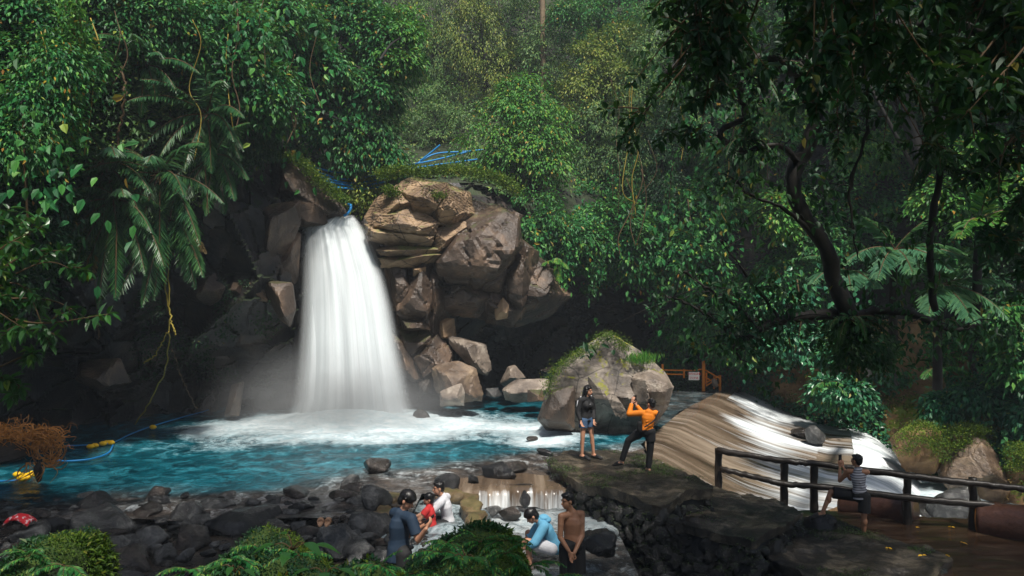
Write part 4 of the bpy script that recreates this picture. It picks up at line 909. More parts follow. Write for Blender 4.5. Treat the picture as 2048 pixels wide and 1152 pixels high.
# hanging vines, left
for k,(pts,r,mt,lb) in enumerate([([(334,480,20),(336,560,20),(340,640,20),(338,690,20.2),(330,740,20.6),(300,800,21.4),(270,850,22)],.018,'vine','long yellow vine dropping from the palms to the pool'),
  ([(328,520,20.1),(333,590,20),(345,650,19.9),(352,670,19.9)],.02,'vine','short yellow vine twisted beside the long one'),([(338,660,20),(310,710,20.2),(288,725,20.3)],.015,'vine','thin yellow side shoot near the water end of the vine'),
  ([(150,0,17),(147,80,17),(143,180,17),(140,260,17.1),(135,340,17.3),(122,400,17.5),(115,470,17.8)],.04,'twig','thick brown liana at the left, wrapped in light leaves'),([(242,130,19),(250,190,19),(238,260,19.2),(235,310,19.3)],.03,'twig','thin brown liana beside the palm crowns'),
  ([(165,-20,16.8),(158,90,16.9),(150,200,17),(146,280,17.1)],.025,'vine','pale climbing stem beside the thick liana'),([(345,700,20.2),(365,760,21),(395,820,22)],.01,'twig','very thin stem trailing to the pool right of the yellow vine'),([(190,560,18.8),(195,640,19),(198,680,19)],.01,'twig','bare thin stem hanging under the left palms')]):
    q = spline([P(*a) for a in pts], 40); rr = np.random.RandomState(k); q = q+rr.normal(size=q.shape)*.018
    mb_ = MB().add(*tube(q, r, 5)); tag(obj('liana', mb_.mesh('liana', [M[mt]], True, q[0]), loc=q[0]), lb, 'vine')
pts = spline([P(150,-20,16.7),P(146,150,16.8),P(138,330,17)], 60); rg = np.random.RandomState(8); nn = 1500; i = rg.randint(0,60,nn); Cn = pts[i]+rg.normal(size=(nn,3))*.16; D = nrm(rg.normal(size=(nn,3))-[0,.2,.5]); V, Fc = leaves_arr(Cn, D, rg, .13, .06)
tag(obj('climber', mesh('climber', V-pts[0], Fc, False, [M['leaf_bright']]), loc=pts[0]), 'light green climber leaves wrapping the thick liana', 'climber')
# ---------------------------------------------------------------- near bush at the left edge: whorled glossy leaves
def near_bush(name, base, tips, label, cat, mat, L, Wd, seed, per=9, rad=.010, group=None, sub=3):
    rng = np.random.RandomState(seed); base = np.array(base); t = thing(name, base, label, cat, group); mb = MB(); VV = MB()
    for tp in tips:
        tp = np.array(tp); mid = base*.5+tp*.5+rng.normal(size=3)*.12+[0,0,.12]; sp = spline([base, mid, tp], 14); mb.add(*tube(sp, (rad, .003), 5))
        for s in range(sub+1):
            if s == 0: q = tp; d0 = nrm(sp[-1]-sp[-3])
            else:
                k = rng.randint(5, 13); d0 = nrm(nrm(sp[k]-sp[k-1])+rng.normal(size=3)*.7); q = sp[k]+d0*rng.uniform(.12,.35)*np.linalg.norm(tp-base)*.5; mb.add(*tube(spline([sp[k], (sp[k]+q)/2+[0,0,.02], q], 6), (rad*.5, .002), 4))
            n = per; th = rng.uniform(0,6.28)+np.arange(n)*2.4; a = nrm(np.cross(d0,[0,0,1.])); b_ = np.cross(d0, a)
            lev = np.linspace(0,1,n)[:,None]
            D = nrm(d0*(.15+.6*(1-lev))+(np.cos(th)[:,None]*a+np.sin(th)[:,None]*b_)-[0,0,.25]); Cn = q[None]-d0*lev*L*1.1
            V, Fc = leaves_arr(Cn, D, rng, L, Wd, .2, six=True, up=np.array([0,0,1.])[None]+rng.normal(size=(n,3))*.25); VV.add(V, Fc)
    obj('leaves', VV.mesh('leaves', [M[mat]], False, base), t); obj('stem', mb.mesh('stem', [M['twig']], True, base), t); return t
rg = np.random.RandomState(12)
def tips(n, box, d0, d1): return [P(rg.uniform(box[0],box[2]), rg.uniform(box[1],box[3]), rg.uniform(d0,d1)) for _ in range(n)]
M['leaf_near'] = leafmat('leaf_near', [(0,(.012,.055,.015)),(.5,(.025,.105,.025)),(.9,(.05,.17,.03)),(.97,(.14,.25,.03)),(1,(.2,.25,.03))], gloss=.28, trans=.3, spec=.55, tint=0)
near_bush('leafy_bush', P(-120,640,7.2), tips(16,(-40,430,60,700),6.4,7.6), 'bush of glossy leaves reaching in at the left edge', 'bush', 'leaf_near', .12, .05, 1, 10, .012, sub=4)
near_bush('leafy_branch', P(-60,600,7.0), [P(220,628,6.8),P(160,545,6.8),P(130,500,6.9),P(180,640,6.9),P(90,450,6.9),P(100,690,7)], 'branch of glossy leaves stretching furthest right from the left edge bush', 'branch', 'leaf_near', .12, .05, 2, 9, .011, sub=3)
near_bush('leafy_branch', P(-60,760,7.2), [P(60,720,7.2),P(30,770,7.2),P(70,660,7.1),P(20,800,7.2)], 'lower drooping leaves at the left edge above the tangled roots', 'branch', 'leaf_near', .12, .055, 3, 9, .011, sub=2)
# ---------------------------------------------------------------- tree ferns, right
def treefern(base, fr, label, L, seed, mat='fern', trunkh=2.5):
    L *= .86; b0 = P(*base); return frond_plant('tree_fern', b0, fr, label, 'tree fern', mat, L, 44, .5, .075, seed, 'tree ferns on the right slope', bend=1.0, vdrop=.25, trunk=[b0+[.1,.3,-trunkh],b0+[0,.1,-trunkh*.4],b0], trad=(.12,.08), rach=.02)
treefern((1790,500,19.5), [(-1,-.5,.35,1.0),(-.7,-.9,.1,1.0),(-.2,-1,.05,.9),(.35,-1,.2,1.0),(.9,-.6,.3,1.0),(.5,-.2,.9,.8),(-.5,-.1,.9,.8),(1,-.2,.55,.9)], 'largest tree fern, its fronds spread like an umbrella right of the crooked trunk', 2.1, 1)
treefern((1690,540,19.5), [(-.9,-.6,.3,.9),(-.3,-1,.1,.9),(.3,-1,.1,.8),(-.8,-.2,.8,.8)], 'small tree fern close behind the crooked trunk', 1.7, 2)
treefern((1880,570,19), [(-.6,-.8,.1,1),(0,-1,-.1,1),(.7,-.7,.1,1),(1,-.3,.5,.9),(-.3,-.5,.8,.8)], 'dark tree fern low at the right under the largest one', 1.9, 3)
treefern((1960,440,18.5), [(-.8,-.7,.3,.9),(-.2,-1,.2,.9),(.6,-.8,.3,.9),(.9,-.2,.7,.9),(0,-.3,1,.8)], 'bright yellow green tree fern at the upper right', 1.7, 4, 'leaf_bright')
frond_plant('fern', P(1112,525,28), [(0,-.5,.5,1),(-.5,-.5,.4,.8),(.5,-.5,.4,.7),(.1,-.6,-.3,.9)], 'single bright green fern hanging on the cave lip', 'fern', 'leaf_bright', .95, 24, .26, .05, 15, bend=1.5)
for k,(px,py,d,s,lb) in enumerate([(1650,770,26,.8,'small fern on the bank above the weir, among seedlings'),(1880,740,24,1,'arching fern below the dark tree fern'),(2010,620,21.5,1,'fern in the leafy sapling at the right edge'),(700,330,0,0,'')]):
    if d: frond_plant('fern', P(px,py,d), [(math.cos(a),-.6,.6,s) for a in (0,.6,1.3,2,2.6,3.1)], lb, 'fern', 'leaf', 1.0, 24, .26, .05, 30+k, bend=1.6)
# ---------------------------------------------------------------- the dark crooked tree on the near right bank
d0 = 12.5
def limb(pts, r0, r1, mb, n=30, seed=0, sides=9): q = spline([P(*a) for a in pts], n); rr = np.random.RandomState(seed); q += rr.normal(size=q.shape)*.012; mb.add(*tube(q, (r0, r1), sides, rough=.02, seed=seed)); return q
mb = MB()
tr = [limb([(1740,745,24),(1732,720,19),(1716,690,15),(1700,640,12.8),(1668,560,12.6),(1650,490,12.5),(1600,420,12.5),(1588,350,12.5),(1625,270,12.5),(1628,220,12.5),(1600,160,12.4),(1610,60,12.2),(1640,-80,12)], .15, .10, mb, 60, 1),
 limb([(1702,640,12.8),(1640,628,12.6),(1570,640,12.4),(1510,665,12.2),(1470,690,12.1),(1480,720,12.1)], .10, .02, mb, 30, 2),
 limb([(1520,662,12.3),(1470,610,12.2),(1420,580,12.1),(1360,540,12)], .035, .01, mb, 20, 3), limb([(1480,685,12.1),(1430,640,12.1),(1380,610,12),(1330,590,12)], .03, .008, mb, 20, 4),
 limb([(1560,640,12.4),(1500,560,12.3),(1440,480,12.2)], .025, .008, mb, 20, 13),
 limb([(1700,640,12.8),(1760,620,12.6),(1830,630,12.4),(1900,660,12.3),(1950,650,12.2)], .08, .015, mb, 25, 5), limb([(1610,150,12.4),(1540,120,12),(1450,130,11.8),(1380,110,11.6),(1330,150,11.5)], .12, .03, mb, 30, 6),
 limb([(1610,130,12.3),(1720,70,11.8),(1840,50,11.4),(1950,60,11.2),(2080,110,11)], .13, .07, mb, 30, 7), limb([(1490,235,12.2),(1480,180,12.2),(1470,60,12.1),(1460,-60,12)], .04, .06, mb, 20, 8),
 limb([(1490,235,12.2),(1440,270,12.1),(1490,300,12.1),(1560,290,12.2),(1595,320,12.4)], .04, .05, mb, 20, 9), limb([(1640,480,12.5),(1570,420,12.3),(1500,390,12.2),(1470,360,12.1)], .04, .01, mb, 20, 10),
 limb([(1870,620,12.4),(1860,480,12.2),(1880,330,12),(1870,160,11.8),(1850,50,11.4)], .05, .05, mb, 30, 11), limb([(1795,770,26),(1785,730,25.6),(1780,690,25.4)], .06, .02, mb, 12, 12), limb([(1720,60,11.8),(1735,250,11.9),(1700,380,12),(1715,520,12.1)], .03,.012,mb,26,14)]
b0 = P(1745,800,26.5); dt = thing('crooked_tree', b0, 'dark crooked tree leaning over the weir, bent trunk black against the slope', 'tree')
# its foliage: hanging leaves and epiphyte tufts along the limbs
rng = np.random.RandomState(17); VV = MB(); SB = MB()
for li, sp in enumerate(tr[1:]):
    nb = (0,26,10,10,10,18,44,64,30,16,12,26,3,14)[li+1] if li+1 < 14 else 14
    for k in range(nb):
        s = sp[rng.randint(2, len(sp))]; L_ = rng.uniform(.25, 1.0); q = s+np.array([rng.normal()*.35, rng.normal()*.4, -L_*rng.uniform(.1,1)+.25])
        SB.add(*tube(spline([s, (s+q)/2+[0,0,.08], q], 7), (.009,.003), 4)); n = rng.randint(8, 20); Cn = q+rng.normal(size=(n,3))*[.13,.13,.16]; D = nrm(rng.normal(size=(n,3))*.6-[0,.1,.8])
        V, Fc = leaves_arr(Cn, D, rng, .13, .07, six=True); VV.add(V, Fc)
obj('crown', VV.mesh('crown', [M['leaf_dark']], False, b0), dt); mb.V += SB.V  # crown takes the dark leaf copy so its colour reads as a silhouette
for k_ in SB.F: mb.F.setdefault(k_, []).extend([f+mb.n for f in SB.F[k_]]); mb.M.setdefault(k_, []).extend(SB.M[k_])
obj('trunk', mb.mesh('trunk', [M['bark']], True, b0), dt)
# epiphyte ferns sitting on its limbs
for k,(px,py,d,lb) in enumerate([(1490,150,11.9,'bird nest fern perched on the upper left limb'),(1560,125,12,'fern tuft on the upper limb near the trunk'),(1720,110,11.6,'ferns dangling from the upper right limb near the trunk'),(1800,95,11.4,'dark fern dangling in the middle of the upper right limb'),(1880,300,12,'dark fern clump on the straight hanging stem'),(1490,280,12.1,'dark epiphyte clump in the fork of the thin left limb'),(1870,330,11.9,'round epiphyte tuft halfway down the straight hanging stem'),(1700,640,12.6,'dark fern clump at the fork of the lower limbs'),(1940,130,11.1,'hanging fern near the right end of the upper limb')]):
    fr = [(math.cos(a), -.5+rng.uniform(-.5,.4), math.sin(a)*.6+rng.uniform(-.3,.5), rng.uniform(.6,1.1)) for a in np.linspace(-.3,3.5,9)]
    frond_plant('epiphyte_fern', P(px,py,d), fr, lb, 'fern', 'leaf_dark', .75, 24, .13, .03, 200+k, bend=2.0, vdrop=.5, rach=.006)
# near overhanging boughs (top right, dark, close to the camera)
def bough(base, tipl, label, seed, L=.13, mat='leaf_dark', per=8, sub=6, rad=.02): return near_bush('leafy_bough', base, tipl, label, 'branch', mat, L, L*.5, seed, per, rad, sub=sub)
rg = np.random.RandomState(44)
M['leaf_over'] = M['leaf_dark']
bough(P(1500,-250,8.5), tips(9,(1270,-20,1480,90),7.8,9.0), 'dark leafy bough hanging in at the top, left end of the canopy', 11)
bough(P(1550,-100,8.5), tips(10,(1230,150,1420,330),8.2,9.2), 'dark leaves dangling in front of the sunlit slope right of centre', 12)
bough(P(1750,-200,8.5), tips(14,(1560,-30,1800,120),7.5,9.0), 'black leafy bough filling the top of the picture right of centre', 13)
bough(P(2050,-200,8.5), tips(16,(1780,-30,2060,130),7.5,9.0), 'black leafy bough in the top right corner', 14)
bough(P(1400,-200,7.5), tips(8,(1380,60,1560,170),6.8,7.6), 'dark leaves hanging just above the upper left limb of the crooked tree', 21, L=.15)
bough(P(1700,-150,7.2), tips(12,(1580,90,1900,260),6.6,7.6), 'large dark leaves hanging in front of the crooked trunk at the top', 22, L=.16)
bough(P(2150,-50,7.0), tips(12,(1820,130,2060,300),6.4,7.4), 'large dark leaves hanging at the upper right corner below the black bough', 23, L=.16)
bough(P(2150,200,9.0), tips(12,(1900,150,2060,420),8.2,9.5), 'dark hanging leaves at the right edge of the picture', 15)
bough(P(1700,50,10.5), tips(14,(1640,120,1900,330),9.8,11), 'dark curtain of leaves hanging behind the straight stem', 16)
bough(P(2200,480,9.5), tips(8,(1960,400,2070,620),8.8,9.6), 'dark sprig of drooping leaves at the right edge below the curtain', 17)
# unseen crowns added above the frame to shade the ground and foliage below
for k,(x,y,z,r,lb) in enumerate([(8.5,8.5,10.5,3.8,'unseen canopy tree added to shade the top right of the view'),(1.6,1.6,8.6,3.4,'unseen tree crown added over the viewer to shade the foreground'),(-2.6,7.0,12.5,2.7,'unseen crown added to shade the middle of the cobble shore'),(-8.6,7.2,12.5,2.8,'unseen crown added to shade the left end of the cobble shore'),(9.5,26.3,19.5,4.2,'unseen crown added above the gully to shade the right slope'),(15.5,25.0,19.5,4.2,'unseen crown added far above the tree ferns to shade the slope'),(21.0,23.5,19,3.6,'unseen crown added to shade the right edge of the slope'),(4.4,6.0,9.4,2.8,'unseen crown added to shade the dark boughs at the top right')]):
    tree('shade_canopy', (x+(6 if x > 3 else -4),(y-1 if x > 3 else -8),-1), [(x,y,z,r,r,r*.4),(x+r*.5,y+r*.3,z+.6,r*.7,r*.7,r*.35)], lb, 'tree', None, 'leaf_dark', 210, 34, .26, .13, 300+k, crad=.6, trad=(.3,.12))
# ---------------------------------------------------------------- foreground moss mounds
def mound(pts, name, label, seed, dens=9000, plants=0):
    """pts: (px, py_top, d) ridge line"""
    rr = np.random.RandomState(seed); sp = spline([P(*a) for a in pts], 70); n2 = 34
    V = []
    for k, q in enumerate(sp):
        e = np.sin(np.pi*k/69)**.75
        for j in range(n2):
            a = math.pi*(j/(n2-1)); yy = q[1]-.75*math.cos(math.pi-a)*-1*e*-1; zz = q[2]-1.15+1.15*math.sin(a)**.8*e
            V.append([q[0], q[1]+.8*math.cos(a)*e, zz])
    V = np.array(V); nn = fbm(V, 2.4, 4, seed); V += (nn*.13)[:,None]*np.array([.3,.6,1]); Fc = grid_faces(70, n2)[:,::-1]
    c = sp[35]-[0,0,1.2]; t = thing(name, c, label, 'mossy mound'); obj('earth', mesh('earth', V-c, Fc, True, [M['moss_ground']]), t)
    tri = Fc[rr.randint(0, len(Fc), dens)]; u = rr.rand(dens,2); Q = V[tri]
    Cn = Q[:,0]*((1-u[:,:1])*(1-u[:,1:]))+Q[:,1]*(u[:,:1]*(1-u[:,1:]))+Q[:,2]*(u[:,:1]*u[:,1:])+Q[:,3]*((1-u[:,:1])*u[:,1:])
    N = nrm(np.cross(Q[:,1]-Q[:,0], Q[:,3]-Q[:,0])); N = N*np.sign((N*(Cn-c)).sum(1))[:,None]
    Cn += N*rr.uniform(-.01,.03,dens)[:,None]; D = nrm(N*.8+rr.normal(size=(dens,3))*.8); sz = .018+.03*sstep(0,.5,fbm(Cn,3.3,3,seed+1))
    m2 = fbm(Cn, 2.1, 3, seed+7) > -.2
    V1, F1 = leaves_arr(Cn[m2], D[m2], rr, sz[m2], sz[m2]*.45); obj('moss', mesh('moss', V1-c, F1, False, [M['moss_leaf']]), t)
    V2, F2 = leaves_arr(Cn[~m2], D[~m2], rr, sz[~m2]*1.0, sz[~m2]*.5); obj('small_leaves', mesh('small_leaves', V2-c, F2, False, [M['leaf_dark']]), t)
    return t, V, c
mounds = [mound([(-260,1140,4.6),(-40,1105,4.6),(60,1092,4.6),(130,1098,4.6),(190,1122,4.7),(270,1200,4.8)], 'mossy_mound', 'moss covered mound at the bottom left corner', 1, 36000),
 mound([(290,1185,4.7),(330,1135,4.7),(400,1112,4.7),(480,1088,4.8),(560,1080,4.8),(640,1100,4.8),(690,1145,4.8),(720,1200,4.8)], 'mossy_mound', 'mossy mound with broad leaved plants at the bottom left of centre', 2, 46000),
 mound([(660,1210,5.0),(720,1145,5.0),(790,1122,5.0),(860,1100,5.0),(930,1078,5.0),(1000,1078,5.0),(1060,1092,5.0),(1110,1130,4.9),(1150,1200,4.8)], 'mossy_mound', 'ferny mossy mound at the bottom centre in front of the blue shirted person', 3, 56000),
 mound([(80,1250,4.2),(200,1200,4.3),(350,1180,4.4),(520,1170,4.4),(700,1165,4.5),(900,1150,4.5),(1060,1170,4.5),(1160,1230,4.5)], 'mossy_mound', 'low moss bank along the very bottom edge', 4, 30000)]
rng = np.random.RandomState(6)
FL = [(520,1075,'leaf'),(600,1090,'leaf'),(470,1100,'leaf'),(880,1085,'leaf'),(950,1095,'leaf'),(1010,1085,'leaf'),(1060,1110,'leaf'),(900,1065,'leaf'),(1100,1140,'leaf'),(760,1110,'leaf'),(830,1125,'leaf'),(990,1130,'leaf'),(130,1110,'leaf'),(60,1090,'leaf'),(380,1120,'leaf'),(1010,1060,'leaf'),(960,1062,'leaf')]
LBF = ['left end of the central mound','top of the central mound','low on the central mound','left of the tall fern on the right mound','middle of the right mound','below the tip of the right mound','near the shirtless man','crest of the right mound beside the boy in navy','lowest right of the right mound','left foot of the right mound','between the two centre mounds','at the bottom under the blue shirted person','on the corner mound, right side','on the corner mound, crest','left foot of the central mound','arching up against the lower stream','crest just left of the arching one']
for k,(px,py,mt) in enumerate(FL):
    fr = [(math.cos(a)*1.0, -.4+rng.uniform(-.5,.3), .45+rng.uniform(-.2,.4), rng.uniform(.6,1.1)) for a in np.linspace(-.2,3.3,6)]
    frond_plant('fern', P(px,py+22,4.35 if py > 1080 else 4.8), fr, 'small arching fern, '+LBF[k], 'fern', mt, .22, 18, .045, .012, 400+k, 'small ferns on the moss mounds', bend=1.3, vdrop=.3, rach=.002)
# broad leaved plants in front
def broad_plant(base, lv, label, seed, L, W_=.5, mat='leaf_near', cat='plant'):
    rr = np.random.RandomState(seed); b0 = P(*base); t = thing('broadleaf_plant', b0, label, cat); SB = MB()
    for (dx,dy,dz,s) in lv:
        d = nrm(np.array([dx,dy,dz],float)); tip = d*L*.8*s+[0,0,.01]; SB.add(*tube(spline([[0,0,0], tip*.5+[0,0,.02], tip], 6), (.004,.002), 5))
        n = 9; u = np.linspace(0,1,n); w = np.sin(np.pi*u**.75)*L*s*W_*.5; w[-1] = 0; dd = nrm(np.array([d[0],d[1],.05])); S = nrm(np.cross(dd,[0,0,1.])); V = []
        for k in range(n):
            c = tip+dd*L*s*u[k]-np.array([0,0,1])*L*s*.45*u[k]**2; V += [c-S*w[k]+[0,0,.18*w[k]], c, c+S*w[k]+[0,0,.18*w[k]]]
        obj('leaf', mesh('leaf', np.array(V), grid_faces(n,3), True, [M[mat]]), t)
    obj('stem', SB.mesh('stem', [M['twig']], True), t); return t
broad_plant((585,1100,3.9), [(-1,-.3,.3,1.1),(.7,-.5,.4,1.2),(0,-1,.1,1),(-.4,.2,.8,.9),(1,.1,.1,1.3)], 'plant with shiny pleated leaves on the central mound', 1, .10)
broad_plant((650,1150,3.7), [(-1,-.2,.3,1),(.9,-.2,.3,1),(.2,-1,.4,1)], 'broad pale veined leaves at the bottom, right of the shiny pleated plant', 2, .09)
broad_plant((470,1145,3.7), [(-1,-.2,.4,1),(.8,-.4,.2,.9),(0,-.8,.6,.8)], 'dark broad leaves at the bottom of the central mound', 3, .08)
broad_plant((930,1120,3.9), [(-1,-.2,.2,1),(.8,-.4,.2,.9),(.1,-.8,.5,.8),(-.4,.2,1,.7)], 'broad leaved sprig in the middle of the right mound', 4, .07)
# ---------------------------------------------------------------- stone platform
def resample(poly, n):
    p = np.array(poly+[poly[0]], float); L = np.r_[0, np.cumsum(np.linalg.norm(np.diff(p,axis=0),axis=1))]
    u = np.linspace(0, L[-1], n, endpoint=False); return np.stack([np.interp(u, L, p[:,k]) for k in range(p.shape[1])], 1)
def slab_arr(poly, z, th, seed, jag=.06, res=.09):
    """poly world xy. top grid with a ragged slab edge"""
    b = resample(poly, 160); nn = fbm(np.c_[b, b[:,0]*0], 2.2, 4, seed); c = b.mean(0); b = b+nrm(b-c)*nn[:,None]*jag*1.6
    xs = np.arange(b[:,0].min(), b[:,0].max(), res); ys = np.arange(b[:,1].min(), b[:,1].max(), res); gx, gy = np.meshgrid(xs, ys)
    q = np.c_[gx.ravel(), gy.ravel()]; inside = inpoly(q[:,0], q[:,1], b); q = q[inside]
    dist = np.min(np.linalg.norm(q[:,None]-b[None], axis=2), 1); q = q[dist > res*.6]
    from mathutils.geometry import delaunay_2d_cdt
    vs = [Vector((float(a), float(d))) for a, d in np.concatenate([b, q])]; nb = len(b)
    vo, _, fo, _, _, _ = delaunay_2d_cdt(vs, [(i, (i+1) % nb) for i in range(nb)], [], 1, 1e-5)
    T = np.array([[*v[:]] for v in vo]); zz = z+.05*fbm(np.c_[T, T[:,0]*0], 1.6, 6, seed, .6)+.04*cells(np.c_[T, T[:,0]*0], 1.3, seed, .6)[0]
    return np.c_[T, zz], np.array([list(f) for f in fo if len(f) == 3]), nb, b
def platform(name, poly, z, th, bottom, label, seed, faceside, stones=400, cat='stone platform', srad=(.09,.17), batter=.35):
    V, Fc, nb, b = slab_arr(poly, z, th, seed); c = np.array([b[:,0].mean(), b[:,1].mean(), bottom])
    t = thing(name, c, label, cat)
    top = MB(); top.add(V, Fc); i = np.arange(nb); j = (i+1) % nb; off = len(V); lo = V[:nb]-[0,0,th]
    cen = b.mean(0); lo2 = lo.copy(); lo2[:,:2] += (cen-lo2[:,:2])*.02
    top.add(np.concatenate([V[:nb], lo2]), np.stack([i+nb, j+nb, j, i], 1))
    obj('slab', top.mesh('slab', [M['slab']], False, c), t)
    rm = np.random.RandomState(seed+50); n4 = 9000; q4 = V[rm.randint(len(V), size=n4)]+rm.normal(size=(n4,3))*[.05,.05,.004]+[0,0,.012]; k4 = fbm(q4, 1.1, 4, seed+3) > .42; V4, F4 = leaves_arr(q4[k4], rm.normal(size=(k4.sum(),3))+[0,0,.5], rm, .03, .018); obj('moss', mesh('moss', V4-c, F4, False, [M['moss_dim']]), t)
    # battered core and the cobbles set in its face
    core = MB(); lv = [(z-th*.6, -.12), ((z+bottom)/2, -.10+batter*.4), (bottom, batter)]; R_ = []
    for zz, g in lv: q = b+nrm(b-cen)*g; R_.append(np.c_[q, np.full(nb, zz)])
    Vc = np.concatenate(R_); Q = np.concatenate([np.stack([i+k*nb+nb, j+k*nb+nb, j+k*nb, i+k*nb], 1) for k in range(2)]); core.add(Vc, Q)
    rr = np.random.RandomState(seed); U, F1 = ico(2); got = []
    for _ in range(stones*14):
        k = rr.randint(nb); f = rr.rand()**.9; zz = (z-th-.04)*(1-f)+bottom*f; g = -.12+(batter+.12)*f
        q = b[k]+(b[(k+1) % nb]-b[k])*rr.rand(); n2 = nrm((b[k]-cen)[None])[0]
        if not faceside(q, n2): continue
        r = rr.uniform(*srad); pos = np.array([q[0]+n2[0]*(g+.0), q[1]+n2[1]*(g+.0), zz])
        if any(np.linalg.norm(pos-a) < (r+s)*.72 for a, s in got): continue
        got.append((pos, r)); Vs, Fs = rock_arr((1,1,1), seed*1000+len(got), 2, 9, 14, .08, .1); a = rr.uniform(0,3.1); ca, sa = math.cos(a), math.sin(a)
        Vs = Vs*[r*1.15, r*.85, r*.85]; core.add(Vs@np.array([[ca,0,sa],[0,1,0],[-sa,0,ca]])+pos, Fs)
        if len(got) >= stones: break
    obj('cobble_face', core.mesh('cobble_face', [M['wall']], False, c), t)
    pp = np.array([a for a, s in got]); n3 = 5200; ii = rr.randint(len(pp), size=n3); dn = nrm(rr.normal(size=(n3,3))+[0,-.8,.6]); Cn = pp[ii]+dn*np.array([s for a, s in got])[ii][:,None]*.95
    kk = fbm(Cn, 1.3, 3, seed) > .0; V1, F1_ = leaves_arr(Cn[kk], dn[kk]+rr.normal(size=(kk.sum(),3))*.5, rr, .035, .02); obj('moss', mesh('moss', V1-c, F1_, False, [M['moss_dim']]), t)
    return t
def gp(l, z): return [tuple(G(px, py, z)[:2]) for px, py in l]
front = lambda q, n: n[1] < .55 or n[0] < -.5
platform('stone_platform', gp([(1098,922),(1128,906),(1200,902),(1290,915),(1345,938),(1392,955),(1424,978),(1312,1004),(1262,992),(1210,978),(1150,958),(1118,940)], .3), .3, .2, -1.3, 'raised wet stone platform the woman and the man in orange stand on', 1, front, 420)
platform('stone_platform', gp([(1255,1000),(1340,985),(1425,972),(1500,985),(1575,1008),(1603,1028),(1560,1055),(1505,1075),(1400,1055),(1300,1030)], -.1), -.1, .16, -1.5, 'middle step of the stone platform below the slab with people', 2, front, 330)
platform('stone_platform', gp([(1490,1068),(1590,1036),(1660,1040),(1750,1062),(1850,1090),(1905,1112),(1880,1150),(1840,1200),(1700,1190),(1560,1130),(1500,1100)], -.52), -.52, .16, -1.9, 'lowest step of the stone platform beside the flooded path', 3, front, 300)
# the low dark apron of rubble under the wall, bottom centre-right
rng = np.random.RandomState(5)
for k in range(46):
    px = rng.uniform(1165, 1720); py = rng.uniform(1100, 1190)-max(0,(1300-px))*.0; d = (CZ+.9)*F/(py-576); r = rng.uniform(.12,.26)
    if d*1.0 > 14.2: continue
    c = P(px, py, d); q = obj('cobblestone', shapes[rng.choice([0,1,4,5,8])], loc=c); q.scale = (r, r*rng.uniform(.8,1.1), r*rng.uniform(.6,.9)); q.rotation_euler = (rng.uniform(-.3,.3), rng.uniform(-.3,.3), rng.uniform(0,6)); tag(q, 'black wet rubble stone below the cobbled platform wall', 'stone', 'rubble under the platform wall')
addrock('boulder', *(lambda a: (a[0]+P(1200,1085,12.3), a[1]))(rock_arr((.27,.24,.2), 990, 4, 11, 22, .05, .1)), 'cobble', 'round black boulder at the foot of the wall beside the shirtless man', smooth=True)
# ---------------------------------------------------------------- log fence
posts = [(1437,970,897,17.3),(1568,1006,918,16.7),(1628,1010,922,16.5),(1815,1046,946,15.9),(1945,1056,955,15.6),(2075,1075,972,15.3)]
t = thing('log_fence', P(1437,970,17.3), 'rough dark log fence along the path above the white water', 'fence')
fb = np.array(t.location); rng = np.random.RandomState(2)
for px, pb, pt, d in posts:
    q = spline([P(px,pb+14,d),P(px+rng.uniform(-3,3),(pb+pt)/2,d),P(px+1,pt,d)], 12); k_ = rng.randint(99)
    obj('post', MB().add(*tube(q, (.088,.075,.082), 10, rough=.012, seed=k_)).mesh('post', [M['fence_wood']], True, fb), t)
for nm, ptz in (('rail', [(1432,899,17.25),(1568,921,16.62),(1640,927,16.4),(1815,950,15.8),(1945,965,15.5),(2110,982,15.1)]), ('rail', [(1438,936,17.25),(1500,950,16.95),(1568,966,16.62),(1640,972,16.4),(1815,994,15.8),(1945,1006,15.5),(2110,1022,15.1)])):
    q = spline([P(*a)+[0,-.08,0] for a in ptz], 60); q += rng.normal(size=q.shape)*.007
    obj(nm, MB().add(*tube(q, (.066,.062,.07,.062), 9, rough=.014, seed=5)).mesh(nm, [M['fence_wood']], True, fb), t)
# ---------------------------------------------------------------- big logs beside the path
def log(a, b, r, label, seed):
    a, b = np.array(a), np.array(b); q = a+(b-a)*np.linspace(0,1,26)[:,None]; V, Fs = tube(q, (r*.97,r*1.03,r), 28, rough=.02, seed=seed)
    t = thing('fallen_log', a-[0,0,r], label, 'log'); o_ = a-[0,0,r]
    mb = MB(); n = 26*28; Vs = V[:n]+nrm(V[:n]-np.repeat(q,28,0))*(.012*fbm(V[:n]*[.7,8,8],1,3,seed))[:,None]; mb.add(np.concatenate([Vs,V[n:]]), Fs); obj('bark', mb.mesh('bark', [M['log']], True, o_), t)
    e = nrm((b-a)[None])[0]
    V2, F2 = tube([a-e*.006, a-e*.03], r*.86, 28); obj('cut_end', MB().add(V2, F2).mesh('cut_end', [M['root']], True, o_), t)
    V3, F3 = tube([b+e*.006, b+e*.03], r*.86, 28); obj('cut_end', MB().add(V3, F3).mesh('cut_end', [M['log']], True, o_), t); return t
log(P(1692,1012,17.3), P(1822,1024,16.15), .33, 'thick reddish brown log lying behind the man in the striped tank top', 1)
log(P(1962,1040,15.5), P(2160,1062,14.4), .36, 'thick dark log lying at the right edge of the path', 2)
